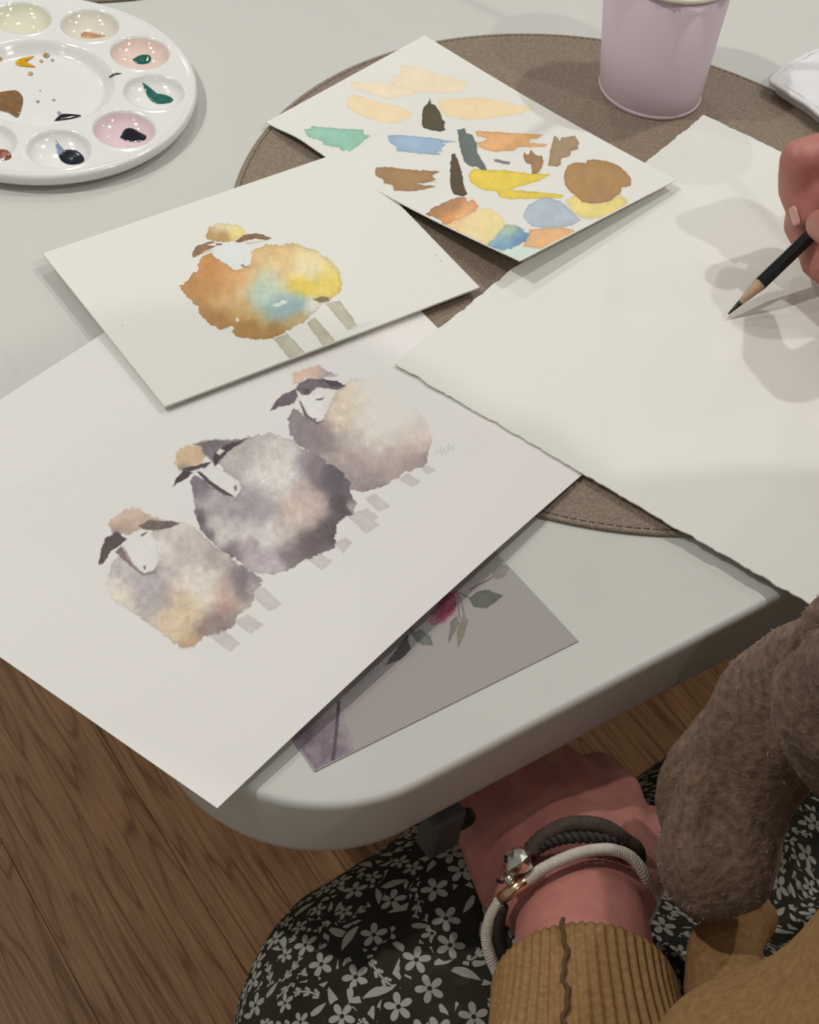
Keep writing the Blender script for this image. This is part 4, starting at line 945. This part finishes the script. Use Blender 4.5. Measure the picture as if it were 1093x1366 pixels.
add_chain(V, Fs, [P3(0.47, -0.08, 0.60), P3(0.47, -0.02, 0.76), P3(0.47, 0.03, 0.92)], [0.135, 0.112, 0.10], seg=24)
def dress_folds(co, nr):
    f = fbm(co[:, 0] * 14 + co[:, 2] * 9, co[:, 1] * 14 - co[:, 2] * 7, 5, 2) * 0.0035
    return co + nr * f[:, None]
dress = fused('dress', V, Fs, 0.0055, 8, 0.5, M_floral, person, post=dress_folds)
def dress_uv(o):
    me = o.data; n = len(me.vertices); co = np.empty(n * 3, np.float32); me.vertices.foreach_get('co', co); co = co.reshape(-1, 3)
    # unrolled around the thigh's own axis
    a = P3(0.39, -0.10, 0.53); b = at(585, 1370, 0.53); ax = (b - a) / np.linalg.norm(b - a); sd = np.cross(ax, [0, 0, 1.0]); up = np.cross(sd, ax)
    d = co - a; t = d @ ax; x = d @ sd; z = d @ up
    Lx = np.linalg.norm(b - a) - 0.01; over = np.clip(t - Lx, 0, None)                # past the knee, wrap round its dome
    rr = np.sqrt(x * x + z * z + over * over) ; ang = np.arctan2(np.hypot(x, over), z)
    ho = np.hypot(x, over) + 1e-6; arc = ang * np.maximum(rr, 0.085)
    u = arc * x / ho; v = np.minimum(t, Lx) + arc * over / ho
    uvl = me.uv_layers.new(name='UVMap'); li = np.empty(len(me.loops), np.int32); me.loops.foreach_get('vertex_index', li)
    uvl.data.foreach_set('uv', (0.72 * np.stack([u[li], v[li]], -1)).astype(np.float32).ravel())
dress_uv(dress)

# ---- ochre sweater: left sleeve with ribbed cuff, body and right sleeve
def knit():
    k = NT('ochre_knit', 0.9, 0.1); f = k.noise(350, 3); g = k.noise(12, 2)
    c = k.ramp(f, [(0.3, (0.25, 0.140, 0.056)), (0.7, (0.345, 0.205, 0.092))])
    c = k.mix(0.5, c, k.ramp(g, [(0.3, (0.86, 0.84, 0.8)), (0.7, (1.05, 1.03, 1.0))]), 'MULTIPLY')
    k.base(c); k.bump(f, 0.5, 0.0008); return k.m
M_knit = knit()
sweater_parts = []
V, Fs = [], []
add_chain(V, Fs, [P3(0.47, -0.09, 0.62), P3(0.47, -0.03, 0.76), P3(0.47, 0.03, 0.93), P3(0.47, 0.04, 0.99)], [0.150, 0.140, 0.135, 0.115], seg=26)
add_chain(V, Fs, [sh_L, P3(0.47, 0.03, 1.02), sh_R], [0.072, 0.08, 0.072])
add_chain(V, Fs, [sh_L, el_L, wr_L + (el_L - wr_L) * 0.88], [0.060, 0.050, 0.0465], seg=20)
add_chain(V, Fs, [sh_R, el_R, wr_R + (el_R - wr_R) * 0.25], [0.068, 0.055, 0.036], seg=20)
add_chain(V, Fs, [at(1010, 1420, 0.675), at(985, 1350, 0.672), at(968, 1268, 0.672), at(1000, 1230, 0.66)], [0.030, 0.022, 0.017, 0.014])
def knit_folds(co, nr):
    t = co @ (E_R * 0.7 + np.array([0, 0, 0.7])); q = co @ E_F
    return co + nr * (np.sin(t * 95 + 3 * fbm(co[:, 0] * 9, co[:, 1] * 9, 3, 2)) * 0.0022 + fbm(co[:, 0] * 20 + co[:, 2] * 13, co[:, 1] * 20, 8, 2) * 0.004)[:, None]
sweater = fused('sweater', V, Fs, 0.006, 5, 0.5, M_knit, person, post=knit_folds)
ax = wr_L - el_L; alen = np.linalg.norm(ax); ax /= alen
sdv = np.cross(ax, [0, 0, 1.0]); sdv /= np.linalg.norm(sdv); upv = np.cross(sdv, ax)
def cuff():
    V, Fs = [], []; seg = 264; nrib = 56
    c0 = wr_L - ax * 0.050; stations = np.linspace(0, 1, 30)
    rings = []
    for t in stations:                                     # outer wall, from the hand edge back up the arm
        s = t * alen * 0.72; w = 0.0355 + 0.0095 * ss(t * 1.1); h = 0.0315 + 0.0125 * ss(t * 1.1)
        if t == 0: w -= 0.0012; h -= 0.0012
        rings.append((c0 - ax * s, w, h, 1.0))
    rings = [(c0 - ax * 0.030, 0.0325, 0.0285, 0), (c0 + ax * 0.0002, 0.0330, 0.0290, 0.4)] + rings
    for c, w, h, k in rings:
        for i in range(seg):
            a = 2 * math.pi * i / seg; rb_ = 1 + k * 0.022 * (math.cos(nrib * a)) + 0.02 * math.sin(a * 2 + 1) + k * 0.012 * math.sin(a * 3 + np.dot(c, ax) * 60)
            V.append(c + rb_ * (w * math.cos(a) * sdv + h * math.sin(a) * upv))
    for j in range(len(rings) - 1):
        for i in range(seg):
            i2 = (i + 1) % seg; Fs.append((j * seg + i, j * seg + i2, (j + 1) * seg + i2, (j + 1) * seg + i))
    o = link('ribbed_cuff', mesh(V, Fs), M_knit, person); o['label'] = 'ribbed ochre sweater cuff'
    return o
cf = cuff()
c0 = wr_L - ax * 0.050; sm = []
for t in np.linspace(0.0, 0.6, 30):
    q = t * alen * 0.72; w = 0.0355 + 0.0095 * ss(t * 1.1); h = 0.0315 + 0.0125 * ss(t * 1.1); an = math.radians(114 + 1.3 * math.sin(t * 30) + 0.8 * math.sin(t * 71))
    sm.append(c0 - ax * q + 1.012 * (w * math.cos(an) * sdv + h * math.sin(an) * upv))
tube('seam', sm, 0.0009, plain('dark_ochre_thread', (0.10, 0.05, 0.018), 0.9), cf, 6)

# ---- brown fuzzy scarf: a flattened fall of cloth from the neck to the lap
def fuzzy():
    k = NT('brown_boucle', 0.95, 0.05); f = k.noise(260, 4); g = k.noise(28, 3)
    c = k.ramp(f, [(0.3, (0.130, 0.083, 0.057)), (0.7, (0.245, 0.168, 0.120))])
    c = k.mix(0.6, c, k.ramp(g, [(0.3, (0.75, 0.72, 0.70)), (0.7, (1.1, 1.08, 1.05))]), 'MULTIPLY')
    k.base(c); k.bump(f, 0.9, 0.002)
    k.b.inputs['Sheen Weight'].default_value = 0.10; k.b.inputs['Sheen Roughness'].default_value = 0.5
    return k.m
M_fuzz = fuzzy(); M_fray = plain('brown_yarn', (0.34, 0.25, 0.19), 0.9)
def loft(rings, seg=48, n=60):
    """rings of (left pixel, right pixel, left height, right height, thickness): a soft flattened tube"""
    A = []
    for (lx, ly), (rx, ry), zl, zr, th_ in rings: A.append(np.concatenate([at(lx, ly, zl), at(rx, ry, zr), [th_]]))
    A = spline(np.array(A), n); L, R_, th_ = A[:, :3], A[:, 3:6], A[:, 6]
    c = (L + R_) / 2; w = (R_ - L) / 2; T = np.gradient(c, axis=0); N = np.cross(w, T); N /= np.linalg.norm(N, axis=1, keepdims=True)
    N = np.where((N @ FW)[:, None] > 0, -N, N)
    V, Fs = [], []
    for j in range(n):
        e = min(1, math.sqrt(max(0, 1 - (max(0, (4 - j)) / 4.2) ** 2)), math.sqrt(max(0, 1 - (max(0, j - (n - 6)) / 5.2) ** 2)))
        for i in range(seg):
            a = 2 * math.pi * i / seg; ca, sa = math.cos(a), math.sin(a)
            V.append(c[j] + w[j] * (abs(ca) ** 0.8 * np.sign(ca)) * (0.55 + 0.45 * e) + N[j] * th_[j] * (abs(sa) ** 0.9 * np.sign(sa)) * e)
    for j in range(n - 1):
        for i in range(seg):
            i2 = (i + 1) % seg; Fs.append((j * seg + i, j * seg + i2, (j + 1) * seg + i2, (j + 1) * seg + i))
    Fs.append(tuple(range(seg))[::-1]); Fs.append(tuple((n - 1) * seg + i for i in range(seg)))
    return V, Fs
V, Fs = loft([((1190, 740), (1320, 800), 0.90, 0.90, 0.020), ((1078, 812), (1230, 930), 0.825, 0.85, 0.020), ((1010, 868), (1160, 990), 0.78, 0.80, 0.022), ((962, 935), (1092, 1030), 0.755, 0.765, 0.023), ((924, 1000), (1058, 1075), 0.735, 0.742, 0.024), ((897, 1075), (1046, 1110), 0.720, 0.727, 0.026), ((876, 1140), (1042, 1158), 0.708, 0.714, 0.026), ((893, 1192), (1030, 1192), 0.700, 0.706, 0.020), ((925, 1222), (1010, 1214), 0.694, 0.700, 0.012)])
add_chain(V, Fs, [P3(0.36, 0.10, 0.90), P3(0.40, 0.11, 1.01), P3(0.47, 0.12, 1.06), P3(0.56, 0.09, 1.05), P3(0.58, -0.01, 1.07), P3(0.47, -0.05, 1.09), P3(0.37, 0.0, 1.06), P3(0.38, 0.10, 1.0)], [0.05, 0.05, 0.05, 0.05, 0.05, 0.05, 0.05, 0.05])
V2, F2 = loft([((1190, 800), (1300, 900), 0.915, 0.90, 0.016), ((1092, 838), (1250, 960), 0.862, 0.86, 0.016), ((1046, 868), (1220, 1000), 0.828, 0.84, 0.017), ((1030, 918), (1190, 1030), 0.808, 0.825, 0.017), ((1046, 975), (1165, 1050), 0.795, 0.805, 0.015), ((1068, 1022), (1150, 1070), 0.786, 0.792, 0.011), ((1082, 1056), (1140, 1084), 0.780, 0.784, 0.007)])
V3, F3 = loft([((1040, 838), (1110, 880), 0.775, 0.79, 0.008), ((985, 885), (1060, 925), 0.750, 0.763, 0.008), ((940, 940), (1010, 985), 0.732, 0.742, 0.008), ((903, 1000), (980, 1040), 0.715, 0.722, 0.008), ((884, 1058), (950, 1085), 0.700, 0.708, 0.008), ((886, 1110), (930, 1125), 0.694, 0.699, 0.006)])
def scarf_post(co, nr):
    px, py = co @ E_R, co @ E_F; z = co[:, 2]
    q = fbm(px * 17 + z * 6, py * 17 - z * 11, 21, 3)
    ridge = -np.exp(-(np.sin((px * 21 - z * 9) + 1.8 * q + 0.6) / 0.22) ** 2)              # soft pressed folds running down the cloth
    return co + nr * (q * 0.0075 + ridge * 0.0045 + fbm(px * 190, py * 190 + z * 160, 5, 2) * 0.0007)[:, None]
scarf = fused('scarf', V, Fs, 0.0040, 3, 0.5, M_fuzz, person, post=scarf_post)
fused('scarf_fold', V2, F2, 0.0036, 2, 0.5, M_fuzz, scarf, post=scarf_post)
fused('frayed_edge', V3, F3, 0.0030, 2, 0.5, M_fuzz, scarf, post=scarf_post)
scarf['label'] = 'fuzzy brown scarf hanging over the lap'
# loose yarn on its surface
me = scarf.data; nv = len(me.vertices); co = np.empty(nv * 3, np.float32); me.vertices.foreach_get('co', co); co = co.reshape(-1, 3)
nr_ = np.empty(nv * 3, np.float32); me.vertices.foreach_get('normal', nr_); nr_ = nr_.reshape(-1, 3)
V, Fs = [], []; rng = np.random.default_rng(3)
sel = [i for i in rng.permutation(nv) if co[i, 2] < 0.92 and nr_[i] @ FW < 0.45][:1500]
for i in sel:
    d = nr_[i] + rng.normal(0, 0.6, 3); d /= np.linalg.norm(d); L_ = rng.uniform(0.0008, 0.0022); p = co[i].astype(float)
    e1 = p + d * L_ * 0.5; e2 = e1 + (d + rng.normal(0, 0.8, 3)) * L_ * 0.4
    s_ = np.cross(d, rng.normal(0, 1, 3)); s_ = s_ / np.linalg.norm(s_) * 0.00016; o_ = len(V)
    V += [p - s_, p + s_, e1 + s_, e1 - s_, e2]; Fs += [(o_, o_ + 1, o_ + 2, o_ + 3), (o_ + 3, o_ + 2, o_ + 4)]
tag(link('scarf_fibers', mesh(V, Fs), M_fray, scarf), kind='stuff')

# ---- bracelets on the left wrist
BR = lambda p: Z(600, 1020, 0.2928, p)
def strands(name, P, R_, r, n, turns, mat, parent, npt=240, seg=7):
    P = spline(P, npt); T, N, B = frames(P); V, Fs = [], []
    for k in range(n):
        ph = 2 * math.pi * (np.linspace(0, turns, npt) + k / n)
        Q = P + R_ * (np.cos(ph)[:, None] * N + np.sin(ph)[:, None] * B); add_tube(V, Fs, Q, r, seg)
    return link(name, mesh(V, Fs), mat, parent)
def wrist(a, off, grow=1.0, drop=0.0):
    """point round the wrist: angle a from the right side over the top; off metres from the wrist towards the hand"""
    return wr_L + ax * off + (0.0345 * grow) * math.cos(a) * sdv + (0.0285 * grow) * math.sin(a) * upv + np.array([0, 0, -drop])
M_rope = plain('cream_cord', (0.52, 0.48, 0.41), 0.8, var=0.08, scale=400)
M_cord = plain('black_brown_cord', (0.022, 0.016, 0.014), 0.7, var=0.3, scale=300)
M_brn = plain('dark_brown_cord', (0.055, 0.036, 0.027), 0.8, var=0.3, scale=300)
M_silver = plain('silver', (0.75, 0.72, 0.66), 0.18, metal=1.0, var=0.2, scale=500)
M_gold = plain('rose_gold', (0.80, 0.56, 0.38), 0.22, metal=1.0)
def loop(pts): return [at(*q, z) for q, z in zip(BR([p[:2] for p in pts]), [p[2] for p in pts])]
b_rope = empty('bracelet', tuple(wr_L)); tag(b_rope, 'cream rope bracelet with a rose gold bar clasp on the wrist', 'bracelet')
rp = loop([(350, 530, 0.694), (430, 472, 0.700), (540, 420, 0.7035), (640, 392, 0.704), (740, 388, 0.704), (830, 425, 0.700), (898, 520, 0.690), (930, 640, 0.668)])
rp += [wrist(math.radians(-60), 0.0, 1.10), wrist(math.radians(-110), -0.004, 1.12)]
rp2 = loop([(258, 975, 0.655), (200, 910, 0.660), (170, 800, 0.668), (182, 710, 0.676), (225, 625, 0.684)])
strands('rope', rp + rp2, 0.0013, 0.00135, 3, 38, M_rope, b_rope, 360)
g0, g1 = loop([(232, 615, 0.686), (352, 528, 0.695)])
tube('clasp_bar', [g0, (g0 + g1) / 2 + np.array([0, 0, 0.0008]), g1], [0.0026, 0.0028, 0.0026], M_gold, b_rope, 12)
b_dark = empty('bracelet', tuple(wr_L)); tag(b_dark, 'dark brown braided cord bracelet with a silver bead beside the rope bracelet', 'bracelet')
dk = [(330, 470, 0.690), (400, 385, 0.698), (500, 340, 0.703), (620, 330, 0.7045), (740, 350, 0.701), (830, 410, 0.690), (880, 500, 0.675)]
def under(): return [wrist(math.radians(-50), 0.012, 1.06), wrist(math.radians(-120), 0.010, 1.06), wrist(math.radians(-165), 0.009, 1.10)]
p1 = loop(dk) + under(); p1.append(loop([(300, 500, 0.688)])[0]); strands('cord', p1, 0.0014, 0.0014, 2, 18, M_cord, b_dark)
p2 = [q + ax * 0.0062 + np.array([0, 0, 0.0006]) for q in p1]; strands('cord', p2, 0.0014, 0.0014, 2, 18, M_cord, b_dark)
p3 = loop([(370, 400, 0.697), (440, 320, 0.702), (560, 272, 0.7055), (690, 280, 0.705), (790, 340, 0.698), (860, 430, 0.684)]) + [q + ax * 0.016 for q in under()]
o = strands('braid', p3, 0.0020, 0.0016, 3, 26, M_brn, b_dark); o['label'] = 'brown braided strand'
c = loop([(312, 440, 0.700)])[0]
bm = bmesh.new(); bmesh.ops.create_icosphere(bm, subdivisions=2, radius=0.0062, matrix=Matrix.Translation(Vector(c)))
for v in bm.verts: v.co += (v.co - Vector(c)) * random.uniform(-0.12, 0.12)
o = bm_to('bead', bm, M_silver, b_dark, smooth=False); o['label'] = 'silver faceted bead'
c = loop([(276, 520, 0.692)])[0]; V, Fs = [], []; add_capsule(V, Fs, c, c + np.array([0.0005, 0, 0]), 0.0028, 0.0028)
link('bead', mesh(V, Fs), M_silver, b_dark)
p4 = loop([(240, 640, 0.683), (222, 720, 0.676), (228, 800, 0.668), (255, 880, 0.660), (300, 960, 0.650)])  # dark tube along the inner side of the rope loop
tube('dark_strand', spline(p4, 20), 0.0028, M_cord, b_dark, 8)

# ------------------------------------------------------------------ CHAIR under the sitter
chair = empty('chair', tuple(P3(0.47, -0.17, 0))); tag(chair, 'plain wooden chair under the seated person', 'chair')
M_ch = plain('pale_wood', (0.36, 0.23, 0.13), 0.5, var=0.2)
bm = bmesh.new(); add_box(bm, P3(0.47, -0.17, 0.395), (0.21, 0.19, 0.015), RZ); bmesh.ops.bevel(bm, geom=bm.edges[:], offset=0.006, segments=2, affect='EDGES'); bm_to('seat', bm, M_ch, chair)
for a, b in ((-1, -1), (-1, 1), (1, -1), (1, 1)):
    tube('leg', [P3(0.47 + a * 0.18, -0.17 + b * 0.16, 0.385), P3(0.47 + a * 0.19, -0.17 + b * 0.17, 0.016)], [0.018, 0.014], M_ch, chair, 10)
bm = bmesh.new(); add_box(bm, P3(0.47, -0.368, 0.74), (0.20, 0.010, 0.09), RZ); bmesh.ops.bevel(bm, geom=bm.edges[:], offset=0.005, segments=2, affect='EDGES'); bm_to('backrest', bm, M_ch, chair)
for a in (-1, 1): tube('back_post', [P3(0.47 + a * 0.17, -0.345, 0.40), P3(0.47 + a * 0.17, -0.371, 0.82)], 0.012, M_ch, chair, 10)
